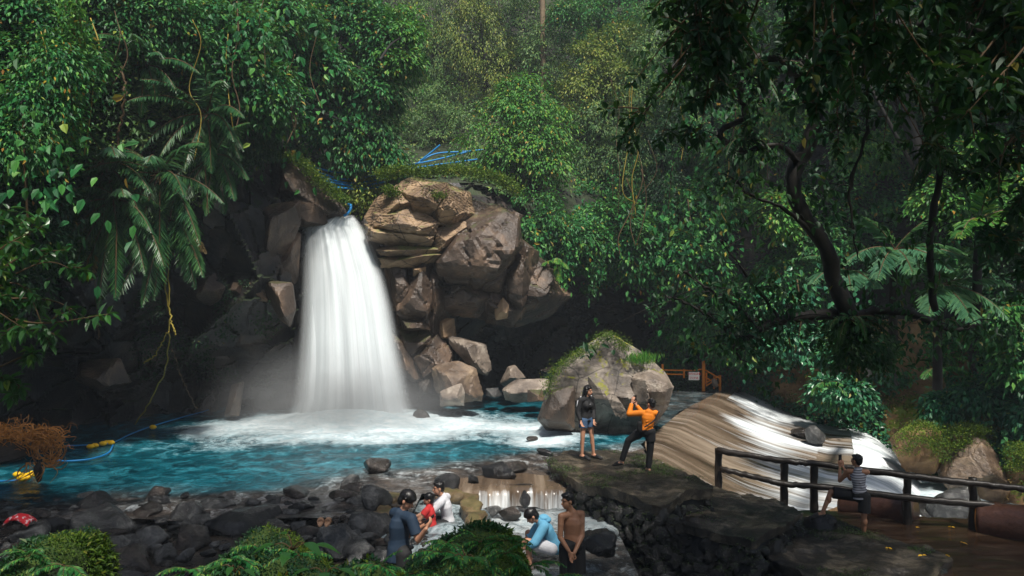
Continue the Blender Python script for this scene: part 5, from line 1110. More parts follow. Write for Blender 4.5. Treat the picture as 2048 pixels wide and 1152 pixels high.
# ---------------------------------------------------------------- danger sign, orange railing, retaining wall
base = P(1405,795,31.2)
V, Fc = polyrock([(1312,752),(1400,752),(1440,762),(1450,800),(1312,800)], 32.0, .5, 611, 4, crack=.05); wl = MB(); rr = np.random.RandomState(1); U, F1 = ico(2)
for i_ in range(16):
    for j_ in range(4):
        r = .17; p_ = P(1316+i_*8.2+rr.uniform(-2,2), 757+j_*10+rr.uniform(-2,2), 31.5); wl.add(U*[r,r,r*.62]*rr.uniform(.8,1.15)+p_, F1)
wl.add(np.array([P(1312,750,31.55),P(1450,755,31.55),P(1450,805,31.55),P(1312,805,31.55),P(1312,750,33),P(1450,755,33),P(1450,805,33),P(1312,805,33)]), np.array([[0,1,2,3],[4,5,1,0]]))
wb = P(1380,800,31.5); w_ = thing('retaining_wall', wb, 'mossy stone retaining wall under the orange railing at the far pool edge', 'wall'); obj('stones', wl.mesh('stones', [M['wall']], True, wb), w_)
nn = 2200; Cn = np.stack([P(a,b,31.3) for a,b in zip(rr.uniform(1312,1450,nn), rr.uniform(752,800,nn))])+rr.normal(size=(nn,3))*.05; D = nrm(rr.normal(size=(nn,3))-[0,.5,.5]); V, Fc = leaves_arr(Cn, D, rr, .1, .05); obj('moss', mesh('moss', V-wb, Fc, False, [M['leaf_dark']]), w_)
t = thing('orange_railing', base, 'orange bamboo railing around the landing by the danger sign', 'railing')
def rail(a, b, r, nm): obj(nm, MB().add(*tube(spline([P(*a),P(*b)], 5), r, 6)).mesh(nm, [M['orange_rail']], True, base), t)
for px,y0,y1,r in ((1407,722,790,.07),(1325,728,752,.05),(1368,738,756,.04),(1440,750,786,.05),(1413,745,770,.035),(1428,752,778,.035)): rail((px,y0,31.2),(px,y1,31.2),r,'post')
for a,b in (((1325,740,31.2),(1385,741,31.2)),((1385,741,31.2),(1407,738,31.2)),((1407,738,31.2),(1440,757,31.0)),((1407,752,31.2),(1440,772,31.0)),((1407,768,31.2),(1438,752,31.0)),((1412,772,31.1),(1434,758,31.0)),((1325,748,31.2),(1370,749,31.2))): rail(a,b,.03,'rail')
sb = P(1388,752,30.9); sg = thing('danger_sign', sb, 'small white sign with red lettering hanging on the orange railing', 'sign')
hw, hh = 10.5/F*30.9, 8/F*30.9; V, Fc = tube([[0,.012,0],[0,-.012,0]], 1.414, 4); 
bx = np.array([[x*hw,y,z*hh] for x in (-1,1) for y in (-.015,.015) for z in (-1,1)]); obj('board', mesh('board', bx, np.array([[0,1,3,2],[4,6,7,5],[0,4,5,1],[2,3,7,6],[1,5,7,3],[0,2,6,4]]), False, [M['sign']]), sg)
for k, (txt, zz) in enumerate((('DANGER',.045),('ZONE',-.115))):
    cu = bpy.data.curves.new('lettering', 'FONT'); cu.body = txt; cu.size = .125; cu.align_x = 'CENTER'; cu.extrude = .003; cu.materials.append(M['sign_red']); ob = bpy.data.objects.new('lettering', cu); C.objects.link(ob)
    dg = bpy.context.evaluated_depsgraph_get(); me = bpy.data.meshes.new_from_object(ob.evaluated_get(dg)); me.name = 'lettering'; bpy.data.objects.remove(ob)
    o_ = obj('lettering', me, sg, (0,-.021,zz)); o_.rotation_euler = (R(90),0,0)
addrock('stone', *(lambda a: (a[0]+P(1429,766,30.8), a[1]))(rock_arr((.13,.12,.15), 17, 3, 12)), 'boulder_pale', 'small pale stone leaning on the orange railing', 'stone')
# ---------------------------------------------------------------- basin rim
q = spline([G(768,1022,.1),G(766,1002,.1),G(775,990,.1),G(815,984,.1),G(862,980,.1),G(902,980,.1),G(936,990,.1),G(944,1012,.1),G(958,1040,.1),G(975,1062,.1)], 60)
def rimpart(q, nm, label, seed): 
    q[:,2] = -.02; V, Fs = tube(q, (.2,.15,.21,.17,.2), 14, rough=.10, seed=seed); b0 = q.mean(0)-[0,0,.2]; V = V+.07*fbm(V,3.5,4,seed)[:,None]*np.array([.6,.6,1]); V[:,2] = np.minimum(V[:,2], .09+.03*fbm(V,5,3,seed)); tag(obj(nm, MB().add(V,Fs).mesh(nm,[M['rim']],True,b0), loc=b0), label, 'basin rim')
rimpart(q[:22].copy(), 'basin_rim', 'ochre stone rim of the bathing basin, part behind the boy in navy', 1)
rimpart(q[30:].copy(), 'basin_rim', 'curved mossy brown rim of the bathing basin right of the bathing man', 2)
# ---------------------------------------------------------------- tangled roots at the left edge
rng = np.random.RandomState(31); rb = P(60,930,14.6); rt = thing('root_tangle', rb, 'tangle of orange brown roots and driftwood jutting in from the left edge', 'driftwood'); mb = MB()
for k in range(330):
    a = P(rng.uniform(-60,118), rng.uniform(856,900), rng.uniform(14.3,15)); pts = [a]
    dv = rng.normal(size=3)
    for s in range(5): dv = dv*.6+rng.normal(size=3)*.9; pts.append(pts[-1]+nrm(dv[None])[0]*rng.uniform(.05,.14)*[1.1,1,.85])
    mb.add(*tube(spline(pts, 12), (rng.uniform(.005,.014), .003), 5))
for k in range(90):
    a = P(rng.uniform(66,125), rng.uniform(858,935), rng.uniform(14.2,14.8)); c_ = P(98,892,14.5); e = nrm((a-c_)[None])[0]; pp = [a+np.cross(e,[0,1,0])*.16*math.sin(s)+e*.04*math.cos(2*s) for s in np.linspace(-1,1.4,7)]; mb.add(*tube(spline(pp,12), (rng.uniform(.006,.015),.004), 5))
for k in range(14): a = P(rng.uniform(50,110),925,14.4); mb.add(*tube(spline([a, a+[rng.uniform(-.25,.25),-.05,-.15], a+[rng.uniform(-.5,.2),-.1,-.35]],10), (.012,.004), 4))
obj('roots', mb.mesh('roots', [M['root']], True, rb), rt)
V, Fc = rock_arr((1.15,.5,.24), 41, 4, 14); obj('soil_core', mesh('soil_core', V+P(10,900,15)-rb, Fc, False, [M['bark']]), rt)
V, Fc = rock_arr((.09,.08,.2), 42, 3, 14); obj('stub', mesh('stub', V+P(77,945,14.4)-rb, Fc, True, [M['bark']]), rt)
# ---------------------------------------------------------------- float lines on the pool
def floatline(pts, floats, label, r=.018):
    q = spline([G(a,b,.05) for a,b in pts], 60); b0 = q[0]; t = thing('float_line', b0, label, 'rope'); obj('rope', MB().add(*tube(q, r, 6)).mesh('rope', [M['blue_rope']], True, b0), t)
    for k,(px,py) in enumerate(floats):
        U, F1 = ico(3); c = G(px,py,.07); V = U*[.10,.06,.06]; V[:,1:] *= (1-.25*np.cos(U[:,0]*9)[:,None]*.4); obj('float', mesh('float', V+c-b0, F1, True, [M['yellow_float']]), t)
floatline([(130,892),(170,890),(222,886),(262,868),(305,852),(380,830),(420,818),(470,790)], [(181,893),(190,891),(206,887),(214,885),(222,885)], 'blue rope with yellow floats running back to the left cliff')
floatline([(108,918),(130,922),(180,918),(216,906),(226,890)], [(306,854)], 'slack blue rope loop ending in a single far float', .022)
floatline([(-60,960),(0,962),(36,960),(60,954),(70,946)], [(35,949),(46,951),(42,957),(52,955),(60,950),(66,947)], 'blue rope with a cluster of yellow floats at the left edge')
# hoses above the falls
for k,(pts,lb) in enumerate([([(560,250,27),(620,268,27.5),(690,290,29),(760,300,31)],'uppermost blue hose sloping under the leafy overhang'),([(563,256,27),(640,282,27.6),(720,300,29)],'second blue hose under the leafy overhang'),
   ([(590,322,27),(680,345,28),(780,335,30),(860,322,31),(950,300,32)],'long blue hose sagging behind the leafy tip'),([(600,330,27),(690,358,28),(790,342,30),(870,330,31),(960,318,32)],'blue hose just below the long sagging one'),([(630,352,27),(700,366,28),(760,358,29),(800,345,30)],'blue hose low across the gap over the falls'),([(640,360,27),(710,372,28),(770,364,29)],'lower short blue hose over the gap'),([(660,374,27),(720,378,28),(760,374,29)],'lowest blue hose over the gap'),
   ([(830,330,31),(870,308,31.5),(930,303,32),(1000,296,32)],'blue hose rising right behind the outcrop'),([(840,322,31),(862,305,31),(880,290,31)],'steep short blue hose behind the outcrop'),([(688,432,26.3),(698,424,26.3),(702,412,26.4),(696,408,26.6)],'short curved blue hose end at the lip of the waterfall')]):
    q = spline([P(*a) for a in pts], 40); tag(obj('hose', MB().add(*tube(q, .035 if k < 9 else .045, 6)).mesh('hose', [M['blue_rope']], True, q[0]), loc=q[0]), lb, 'hose')
# ---------------------------------------------------------------- sandals, shoes, red cloth
def footwear(px, py, d, rot, mat, label, strap, nm='sandal'):
    c = P(px, py, d); t = thing(nm, c, label, 'sandal'); n = 20; a = np.linspace(0,2*np.pi,n,endpoint=False)
    o2 = np.stack([.047*np.cos(a)*(1+.18*np.sin(a)), .125*np.sin(a)], 1)
    V = np.concatenate([np.c_[o2, np.full(n,.0)], np.c_[o2*1.03, np.full(n,.02)], np.c_[o2*.9, np.full(n,.026)]]); i = np.arange(n); j = (i+1)%n
    mb = MB().add(V, [np.concatenate([np.stack([i,j,j+n,i+n],1), np.stack([i+n,j+n,j+2*n,i+2*n],1)])]); mb.add(np.r_[V[2*n:], [[0,0,.024]]], np.stack([i,j,np.full(n,n)],1))
    obj('sole', mb.mesh('sole', [M[mat]], True), t)
    for s_ in strap: obj('strap', MB().add(*tube(spline(s_, 12), .012, 6)).mesh('strap', [M[mat]], True), t)
    t.rotation_euler = (R(12), 0, rot); return t
st1 = [[(-.05,.03,.02),(-.02,.035,.06),(.02,.035,.06),(.05,.03,.02)],[(-.05,.0,.02),(-.02,.0,.06),(.02,0,.06),(.05,.0,.02)]]
footwear(641,1046,12.2,.1,'sandal','left tan slipper on the flat grey slab',st1,'slipper'); footwear(656,1046,12.2,-.05,'sandal','right tan slipper on the flat grey slab',st1,'slipper')
st2 = st1+[[(-.045,-.07,.02),(-.03,-.09,.07),(.03,-.09,.07),(.045,-.07,.02)],[(0,.09,.02),(0,.05,.06),(0,0,.06)]]
footwear(671,1043,12.2,.3,'dark_sandal','left dark strapped sandal beside the tan slippers',st2); footwear(688,1040,12.3,.6,'dark_sandal','right dark strapped sandal beside the tan slippers',st2)
rng = np.random.RandomState(3); gx_, gy_ = np.meshgrid(np.linspace(-1,1,26), np.linspace(-1,1,18), indexing='ij'); V = np.c_[gx_.ravel()*.2, gy_.ravel()*.14, .10-.10*(gx_.ravel()**2)-.05*gy_.ravel()**2]; V[:,2] += .02*fbm(V, 9, 3, 3)+.02; V2 = V.copy(); V2[:,2] -= .02
mb = MB().add(V, grid_faces(26,18)); mb.add(V2, grid_faces(26,18)[:,::-1]); c = P(40,1044,12.9)
bcl = NB('red_print'); M['red_print'] = bcl.done(bcl.bsdf(bcl.mix(bcl.ramp(bcl.noise(bcl.objc(),16,3),[(.56,0.0),(.6,1.0)]),(.55,.02,.03),(.75,.6,.6)),.8,.2))
tag(obj('cloth', mb.mesh('cloth', [M['red_print']], True), loc=c+[0,0,.02]), 'red and white patterned cloth draped over a stone at the left', 'cloth')
# fallen yellow leaves on the wet path
for k,(px,py,z) in enumerate([(1832,1058,-.65),(1903,1057,-.65),(1776,1099,-.5),(1845,1114,-.5),(1924,1088,-.65),(1402,1006,-.08),(1897,1115,-.65)]):
    rr = np.random.RandomState(k); V, Fc = leaves_arr(np.zeros((2,3)), nrm(rr.normal(size=(2,3))*[1,1,.05]), rr, .085, .04, six=True); cc = G(px,py,z)+[0,0,.03]
    tag(obj('fallen_leaf', mesh('fallen_leaf', V, Fc, False, [M['yellow_float']]), loc=cc), 'fallen yellow leaf lying on the wet stones and path', 'leaf', 'yellow leaves on the wet path')
# ---------------------------------------------------------------- people
def cone(a, b, r0, r1, sides=14, cap=(True, True), flat=1.0, fdir=None):
    """rounded (or flat) tapered limb. flat squashes the section along fdir"""
    a = np.array(a, float); b = np.array(b, float); e = b-a; L = np.linalg.norm(e); e = e/max(L,1e-6)
    pts = []; rad = []
    if cap[0]:
        for k in (-1.0,-.85,-.5): pts.append(a+e*r0*k); rad.append(r0*math.sqrt(max(0.0004,1-k*k)))
    pts.append(a); rad.append(r0); pts.append(b); rad.append(r1)
    if cap[1]:
        for k in (.5,.85,1.0): pts.append(b+e*r1*k); rad.append(r1*math.sqrt(max(0.0004,1-k*k)))
    pts = np.array(pts); n = len(pts); up = np.array([0,0,1.]) if abs(e[2]) < .9 else np.array([1.,0,0])
    if fdir is not None: up = np.array(fdir, float)
    s = nrm(np.cross(e, up)[None])[0]; b2 = np.cross(s, e); an = np.linspace(0,2*np.pi,sides,endpoint=False)
    V = np.concatenate([pts[k]+rad[k]*(np.cos(an)[:,None]*s+np.sin(an)[:,None]*b2*flat) for k in range(n)])
    i = np.arange(n-1)[:,None]*sides; j = np.arange(sides)[None]; j2 = (j+1)%sides
    Q = np.stack([(i+j).ravel(),(i+j2).ravel(),(i+sides+j2).ravel(),(i+sides+j).ravel()],1)
    m = len(V); V = np.concatenate([V, pts[:1], pts[-1:]]); j = np.arange(sides); j2 = (j+1)%sides
    return V, [Q, np.concatenate([np.stack([np.full(sides,m),j2,j],1), np.stack([np.full(sides,m+1),j+(n-1)*sides,j2+(n-1)*sides],1)])]
def ell(c, r, axes=None, k=3):
    U, Fc = ico(k); V = U*np.array(r); 
    if axes is not None: V = V@np.array(axes)
    return V+np.array(c), [Fc]
def blob(name, prims, mat, parent, voxel=.009, smooth=4):
    mb = MB()
    for V, Fs in prims: mb.add(V, Fs)
    o = obj(name, mb.mesh(name, [M[mat]], True))
    m = o.modifiers.new('r', 'REMESH'); m.mode = 'VOXEL'; m.voxel_size = voxel; m.use_smooth_shade = True
    s = o.modifiers.new('s', 'SMOOTH'); s.iterations = smooth; s.factor = .5
    dg = bpy.context.evaluated_depsgraph_get(); me = bpy.data.meshes.new_from_object(o.evaluated_get(dg)); me.name = name; o.modifiers.clear(); o.data = me
    for p in me.polygons: p.use_smooth = True
    o.parent = parent; return o
def hand(w, d, curl, side, r=.0085):
    """w wrist, d pointing direction, curl = direction the palm faces; five separate fingers"""
    w = np.array(w, float); d = nrm(np.array(d,float)[None])[0]; n = np.array(curl,float); n = nrm((n-d*(n@d))[None])[0]; s = np.cross(d, n)*side
    pr = [cone(w, w+d*.045, .024, .03, flat=.5, fdir=n), cone(w+d*.035, w+d*.082, .032, .036, flat=.42, fdir=n)]
    for k, (L, o) in enumerate(((.072,-.027),(.08,-.009),(.074,.009),(.058,.026))):
        b = w+d*.088+s*o; k1 = b+(d*.93+n*.3)*L*.42; k2 = k1+(d*.65+n*.75)*L*.33; k3 = k2+(d*.25+n*.95)*L*.25
        pr += [cone(b, k1, r*1.05, r, 8), cone(k1, k2, r, r*.92, 8), cone(k2, k3, r*.92, r*.8, 8)]
    tb = w+d*.03-s*.024; t1 = tb+(d*.55-s*.7+n*.3)*.035; t2 = t1+(d*.85-s*.25+n*.45)*.028
    pr += [cone(tb, t1, .0125, .0105, 8), cone(t1, t2, .0105, .008, 8)]
    return pr
def person(base, label, J, skin='skin', H=1.0, sex='m', look=(1,0,0), front=(0,-1,0), hair='short', clothes=(), hands=None, yaw=0, shoes=None):
    """J: joints in metres relative to the feet point (x right in the photo, y away, z up)"""
    t = thing('person', base, label, 'person'); J = {k: np.array(v, float)*H for k, v in J.items()}
    f = nrm(np.array(front,float)[None])[0]; up = nrm((J['neck']-J['pel'])[None])[0]; f = nrm((f-up*(f@up))[None])[0]; sd = np.cross(f, up)
    S = H*(1 if sex == 'm' else .9); pr = []
    ch = J['pel']*.42+J['neck']*.58; wa = J['pel']*.7+J['neck']*.3
    def torso(g=0, lo=True):
        a = J['pel']; o = [cone(a, wa, .135*S+g, .118*S+g, 20, flat=.72, fdir=f), cone(wa, ch+up*.03*S, .118*S+g, .145*S+g, 20, flat=.68, fdir=f), cone(ch+up*.02*S, J['neck']-up*.05*S, .145*S+g, .095*S+g, 20, flat=.66, fdir=f)]
        for q in ('shL','shR'): o.append(cone(J['neck']-up*.05*S, J[q], .055*S+g, .052*S+g, 12))
        if sex == 'f': o += [ell(ch+f*.07+sd*.055+up*.02, (.055+g,)*3), ell(ch+f*.07-sd*.055+up*.02, (.055+g,)*3)]
        return o
    def limb(a, b, r0, r1, g=0, **k): return cone(J[a], J[b], r0*S+g, r1*S+g, **k)
    pr += torso()
    hd = J['head']; lk = nrm(np.array(look,float)[None])[0]; hu = nrm((hd-J['neck'])[None])[0]*.5+np.array([0,0,.5]); hu = nrm((hu-lk*(hu@lk))[None])[0]; hs = np.cross(lk, hu); K = .94 if sex == 'f' else 1.0; K *= H
    ax = [hs, lk, hu]
    pr += [cone(J['neck']-up*.03, hd-hu*.05*K, .052*S, .05*S), ell(hd+hu*.025*K-lk*.012*K, (.074*K,.09*K,.092*K), ax), ell(hd-hu*.035*K+lk*.028*K, (.058*K,.058*K,.075*K), ax), ell(hd-hu*.085*K+lk*.055*K, (.027*K,.026*K,.022*K), ax),
       cone(hd+lk*.086*K+hu*.005*K, hd+lk*.104*K-hu*.028*K, .008*K, .015*K, 8), ell(hd+lk*.082*K-hu*.058*K,(.024*K,.012*K,.010*K),ax), ell(hd-hs*.078*K-hu*.012*K,(.010*K,.02*K,.03*K),ax), ell(hd+hs*.078*K-hu*.012*K,(.010*K,.02*K,.03*K),ax),
       ell(hd+lk*.08*K+hu*.022*K,(.05*K,.012*K,.009*K),ax)]
    for q in 'LR':
        pr += [limb('sh'+q,'el'+q,.05,.039), limb('el'+q,'wr'+q,.04,.026), limb('hip'+q,'kn'+q,.082,.055), limb('kn'+q,'an'+q,.054,.035), cone(J['pel'], J['hip'+q], .1*S, .085*S)]
        m = J['kn'+q]*.68+J['an'+q]*.32; pr.append(ell(m-f*.012, (.05*S,.055*S,.09*S)))
        m = J['sh'+q]*.6+J['el'+q]*.4; pr.append(ell(m, (.046*S,.05*S,.06*S)))
        a = J['an'+q]; toe = J.get('toe'+q, a+f*.17-np.array([0,0,.045])); td = nrm((toe-a)[None])[0]; pr += [cone(a-np.array([0,0,.03]), a*.4+toe*.6, .034, .036), cone(a*.4+toe*.6, toe, .036, .026, flat=.7, fdir=(0,0,1)), cone(a, a-td*.03-np.array([0,0,.03]), .033, .03)]
        for k in range(5): o_ = (k-2)*.014*(1 if q == 'L' else -1); tb = toe+np.cross(td,[0,0,1])*o_; pr.append(cone(tb, tb+td*(.03-.003*k), .009, .007, 8))
        hx = (hands or {}).get(q); dd, cc = hx if hx else (J['wr'+q]-J['el'+q], f); pr += hand(J['wr'+q], dd, cc, 1 if q == 'L' else -1)
    body = blob('body', pr, skin, t, .0085, 3)
    # face
    for s_ in (-1,1):
        obj('eye', (lambda v: mesh('eye', v[0], v[1], True, [M['hair']]))(ell(hd+lk*.082*K+hu*.008*K+hs*s_*.031*K,(.015*K,.006*K,.006*K),ax,2)), t)
        obj('eyebrow', (lambda v: mesh('eyebrow', v[0], v[1], True, [M['hair']]))(ell(hd+lk*.085*K+hu*.028*K+hs*s_*.031*K,(.02*K,.007*K,.0045*K),ax,2)), t)
    obj('mouth', (lambda v: mesh('mouth', v[0], v[1], True, [M['lip']]))(ell(hd+lk*.088*K-hu*.058*K,(.022*K,.009*K,.006*K),ax,2)), t)
    hp = [ell(hd+hu*.04*K-lk*.022*K,(.084*K,.094*K,.09*K),ax), ell(hd-lk*.052*K-hu*.0*K,(.077*K,.058*K,.085*K),ax), ell(hd+hu*.085*K+lk*.028*K,(.07*K,.062*K,.032*K),ax)]
    if hair == 'thick': hp += [ell(hd+hu*.055*K,(.092*K,.1*K,.085*K),ax), ell(hd+hu*.06*K+lk*.06*K,(.07*K,.05*K,.04*K),ax), ell(hd-lk*.05*K-hu*.02*K,(.086*K,.06*K,.08*K),ax)]
    if hair == 'long': hp += [cone(hd-lk*.07*K, hd-lk*.095*K-hu*.14*K, .06*K, .05*K), cone(hd-lk*.095*K-hu*.14*K, hd-lk*.09*K-hu*.27*K, .05*K,.025*K), cone(hd+hs*.066*K, hd+hs*.07*K-hu*.12*K-lk*.02*K,.03*K,.02*K), cone(hd-hs*.066*K, hd-hs*.07*K-hu*.12*K-lk*.02*K,.03*K,.02*K)]
    rr = np.random.RandomState(3)
    for k in range(36): v = nrm((rr.normal(size=3)*[1,1,.6]+[0,-.3,.7])[None])[0]; v2 = v[0]*hs+v[1]*lk+v[2]*hu; q = hd+hu*.035*K-lk*.02*K+v2*.08*K; hp.append(cone(q, q+v2*.012*K+rr.normal(size=3)*.01, .014*K, .005*K, 6))
    blob('hair', hp, 'hair', t, .0075, 1)
    ctx = dict(J=J, f=f, up=up, sd=sd, S=S, torso=torso, limb=limb, ch=ch, wa=wa, t=t, hd=hd, lk=lk, hu=hu, hs=hs, K=K)
    for c in clothes: c(ctx)
    return t, ctx
def lerp(a, b, k): return a*(1-k)+b*k
def shirt(mat, sleeve=.5, name='shirt', g=.016, hem=.05, legs=.07, arms=True):
    def fn(c):
        J, S = c['J'], c['S']; pr = c['torso'](g)[:3]+([x for x in c['torso'](g)[3:]] if arms else [])
        pr.append(cone(lerp(J['pel'],J['neck'],.1), J['pel']-c['up']*hem, .137*S+g, .142*S+g, 20, (True,False), .74, c['f']))
        if arms:
            for q in 'LR':
                if sleeve <= 1: pr.append(cone(J['sh'+q], lerp(J['sh'+q],J['el'+q],max(sleeve,.12)), .054*S+g, .052*S+g, 14, (True,False)))
                else: pr += [cone(J['sh'+q], J['el'+q], .052*S+g, .043*S+g), cone(J['el'+q], lerp(J['el'+q],J['wr'+q],sleeve-1), .043*S+g, .03*S+g*.8, 14, (True,False))]
        else:
            for q in 'LR': pr.append(cone(lerp(J['neck'],J['sh'+q],.35)-c['up']*.04*S, lerp(J['neck'],J['sh'+q],.5)-c['up']*.10*S, .04*S+g, .05*S+g))
        rr = np.random.RandomState(1)
        for k in range(7): a = lerp(J['pel'],J['neck'],rr.uniform(.05,.6))+c['f']*rr.choice([-1,1])*.09*S; b = a+c['sd']*rr.uniform(-.1,.1)+c['up']*rr.uniform(-.06,.06); pr.append(cone(a, b, .012+g*.5, .008+g*.3, 8))
        blob(name, pr, mat, c['t'], .0095, 2)
    return fn
def pants(mat, length=.6, name='shorts', g=.02, flare=.015):
    def fn(c):
        J, S = c['J'], c['S']; pr = [cone(lerp(J['pel'],J['neck'],.12), J['pel'], .127*S+g, .137*S+g, 18, (False,True), .75, c['f'])]
        for q in 'LR':
            pr.append(cone(J['pel'], J['hip'+q], .1*S+g, .088*S+g))
            if length <= 1: pr.append(cone(J['hip'+q], lerp(J['hip'+q],J['kn'+q],length), .085*S+g, .07*S+g+flare, 16, (True,False)))
            else: pr += [cone(J['hip'+q], J['kn'+q], .085*S+g, .058*S+g), cone(J['kn'+q], lerp(J['kn'+q],J['an'+q],length-1), .058*S+g, .045*S+g, 16, (True,False))]
        blob(name, pr, mat, c['t'], .0095, 3)
    return fn
def shoe(mat, name='shoe', g=.012):
    def fn(c):
        for q in 'LR':
            J = c['J']; a = J['an'+q]; toe = J.get('toe'+q, a+c['f']*.17-np.array([0,0,.045])); td = nrm((toe-a)[None])[0]
            blob(name, [cone(a-np.array([0,0,.045]), toe-[0,0,.012]+td*.03, .036+g, .04+g*.7, flat=.62, fdir=(0,0,1)), cone(lerp(a,toe,.6), toe, .04+g*.5, .035, flat=.9, fdir=(0,0,1))], mat, c['t'], .009, 2)
    return fn
def phone(base, pos, nrm_, upv, label, w=.036, h=.075):
    n = nrm(np.array(nrm_,float)[None])[0]; u = np.array(upv,float); u = nrm((u-n*(u@n))[None])[0]; s = np.cross(u, n); p = np.array(base)+np.array(pos)
    t = thing('phone', p, label, 'phone'); bx = np.array([s*x*w+u*z*h+n*y*.005 for x in (-1,1) for y in (-1,1) for z in (-1,1)])
    obj('case', mesh('case', bx, np.array([[0,1,3,2],[4,6,7,5],[0,4,5,1],[2,3,7,6],[1,5,7,3],[0,2,6,4]]), False, [M['phone']]), t)
    sx = np.array([s*x*w*.88+u*z*h*.9+n*.0062 for x in (-1,1) for z in (-1,1)]); obj('screen', mesh('screen', sx, np.array([[0,1,3,2]]), False, [M['phone']]), t)
# --- woman on the platform
b = G(1172,916,.31)
def strips(c):
    J, S = c['J'], c['S']
    for q in 'LR':
        a = J['sh'+q]+(J['sh'+q]-c['J']['neck'])*.28+c['up']*.02; e = J['el'+q]+(J['sh'+q]-c['J']['neck'])*.24; out = -c['f']*0.0
        m = nrm((J['sh'+q]-J['neck'])[None])[0]*.0; pts = [J['sh'+q]*.9+J['neck']*.1+c['up']*.066, J['sh'+q]+nrm((J['sh'+q]-J['neck'])[None])[0]*.066+c['up']*.01, lerp(J['sh'+q],J['el'+q],.5)+nrm((J['sh'+q]-J['neck'])[None])[0]*.058]
        obj('sleeve_stripe', MB().add(*tube(spline(pts, 10), .013, 6)).mesh('sleeve_stripe', [M['white_cloth']], True), c['t'])
def mark(pts_, mat='white_cloth', name='chest_mark', r=.006): 
    def fn(c):
        o = c['ch']+c['f']*.125*c['S']; obj(name, MB().add(*tube(spline([o+c['sd']*x+c['up']*z+c['f']*y for x,y,z in pts_], 10), r, 5)).mesh(name, [M[mat]], True), c['t'])
    return fn
person(b, 'woman in black zip jacket and denim shorts standing on the stone platform facing right', dict(pel=(.0,0,.86),neck=(.01,0,1.32),head=(.04,-.02,1.46),shL=(.13,.10,1.27),shR=(-.13,-.09,1.27),elL=(.17,.12,1.02),elR=(-.19,-.13,1.02),wrL=(.17,-.02,.82),wrR=(-.13,-.22,.83),
   hipL=(.08,.05,.82),hipR=(-.06,-.05,.82),knL=(.13,.03,.46),knR=(-.08,-.06,.46),anL=(.17,.05,.08),anR=(-.09,-.04,.08),toeL=(.29,-.05,.03),toeR=(.03,-.14,.03)), 'skin', 1.0, 'f', (.85,-.45,-.05), (.62,-.78,0), 'long', [shirt('black_cloth',1.9,'jacket',.02,.06), pants('denim',.42,'shorts'), strips, mark([(-.02,0,.06),(0,.0,.05),(.03,0,.065)]), shoe('black_cloth','sandal',.006)])
# --- man in orange
b = G(1297,944,.31)
def band(mat, pts, r, name):
    def fn(c): obj(name, MB().add(*tube(spline([c['J'][p[0]]+c['f']*p[1]+c['up']*p[2]+c['sd']*p[3] for p in pts], 14), r, 6)).mesh(name, [M[mat]], True), c['t'])
    return fn
def bag(c):
    J = c['J']; a = J['pel']+np.array([-.16,-.12,.10]); obj('pouch', (lambda v: mesh('pouch', v[0], v[1], True, [M['black_cloth']]))(rockbox(a,(.05,.05,.11))), c['t'])
def rockbox(c, s):
    V, Fc = ico(3); r = 1/np.sum(np.abs(V)**5,1)**(1/5); return V*r[:,None]*np.array(s)+np.array(c), [Fc]
Jo = dict(pel=(-.04,0,.92),neck=(.02,-.02,1.36),head=(.06,.0,1.51),shL=(-.17,.03,1.31),shR=(.16,.02,1.31),elL=(-.42,.10,1.28),elR=(-.05,.30,1.22),wrL=(-.34,.22,1.50),wrR=(-.22,.34,1.44),hipL=(-.13,.05,.90),hipR=(.05,.0,.90),knL=(-.43,.12,.68),knR=(.04,.02,.47),anL=(-.58,.16,.20),anR=(0,.03,.07),toeL=(-.70,.24,.13),toeR=(-.08,.17,.02))
person(b+[0,0,0], 'man in orange long sleeved top and black trousers photographing with his phone, one foot forward', Jo, 'skin', .90, 'm', (-.55,.83,.05), (-.35,.93,0), 'short', [shirt('orange',1.95,'top',.018,.0), pants('black_cloth',1.95,'trousers',.018), shirt('black_cloth',0,'vest',.026,.06,arms=False) if False else pants('black_cloth',.5,'belt_layer',.024), band('black_cloth',[('shR',-.07,.05,.03),('neck',-.13,-.16,.05),('pel',-.13,.1,-.14)],.014,'shoulder_strap'), bag, shoe('black_cloth')], hands={'L':((.3,.1,.9),(.3,.9,0)),'R':((-.2,.1,1),(-.3,.9,0))})
phone(b, np.array([-.25,.33,1.58])*.9, (.4,-.9,0), (0,0,1), 'dark phone held up by the man in orange')
V, Fc = polyrock([(1232,936),(1250,930),(1256,941),(1240,946)], 16.0, .2, 5, 3); 
# --- man in tank top
b = G(1728,1072,-.62)
Jt = dict(pel=(-.08,0,.78),neck=(-.12,-.02,1.25),head=(-.13,.02,1.40),shL=(-.27,.06,1.19),shR=(.04,-.04,1.20),elL=(-.36,.22,.98),elR=(-.14,.27,1.0),wrL=(-.31,.34,1.20),wrR=(-.24,.38,1.20),hipL=(-.17,.06,.74),hipR=(.0,-.02,.74),knL=(-.56,.14,.78),knR=(-.02,-.05,.42),anL=(-.74,.08,.42),anR=(.0,.0,.0),toeL=(-.90,.10,.35),toeR=(-.08,.13,-.04))
tt, ct = person(b, 'man in grey striped tank top and dark shorts photographing beside the fence, one foot raised', Jt, 'skin_tan', 1.0, 'm', (-.6,.8,0), (-.5,.87,0), 'short', [shirt('stripe',0,'tank_top',.014,.07,arms=False), pants('black_cloth',.92,'shorts',.024,.02), shoe('dark_sandal','sandal',.004)], hands={'L':((0,.1,1),(.3,.9,0)),'R':((0,.1,1),(-.3,.9,0))})
phone(b, (-.29,.38,1.36), (.4,-.9,0), (0,0,1), 'dark phone held up by the man in the tank top')
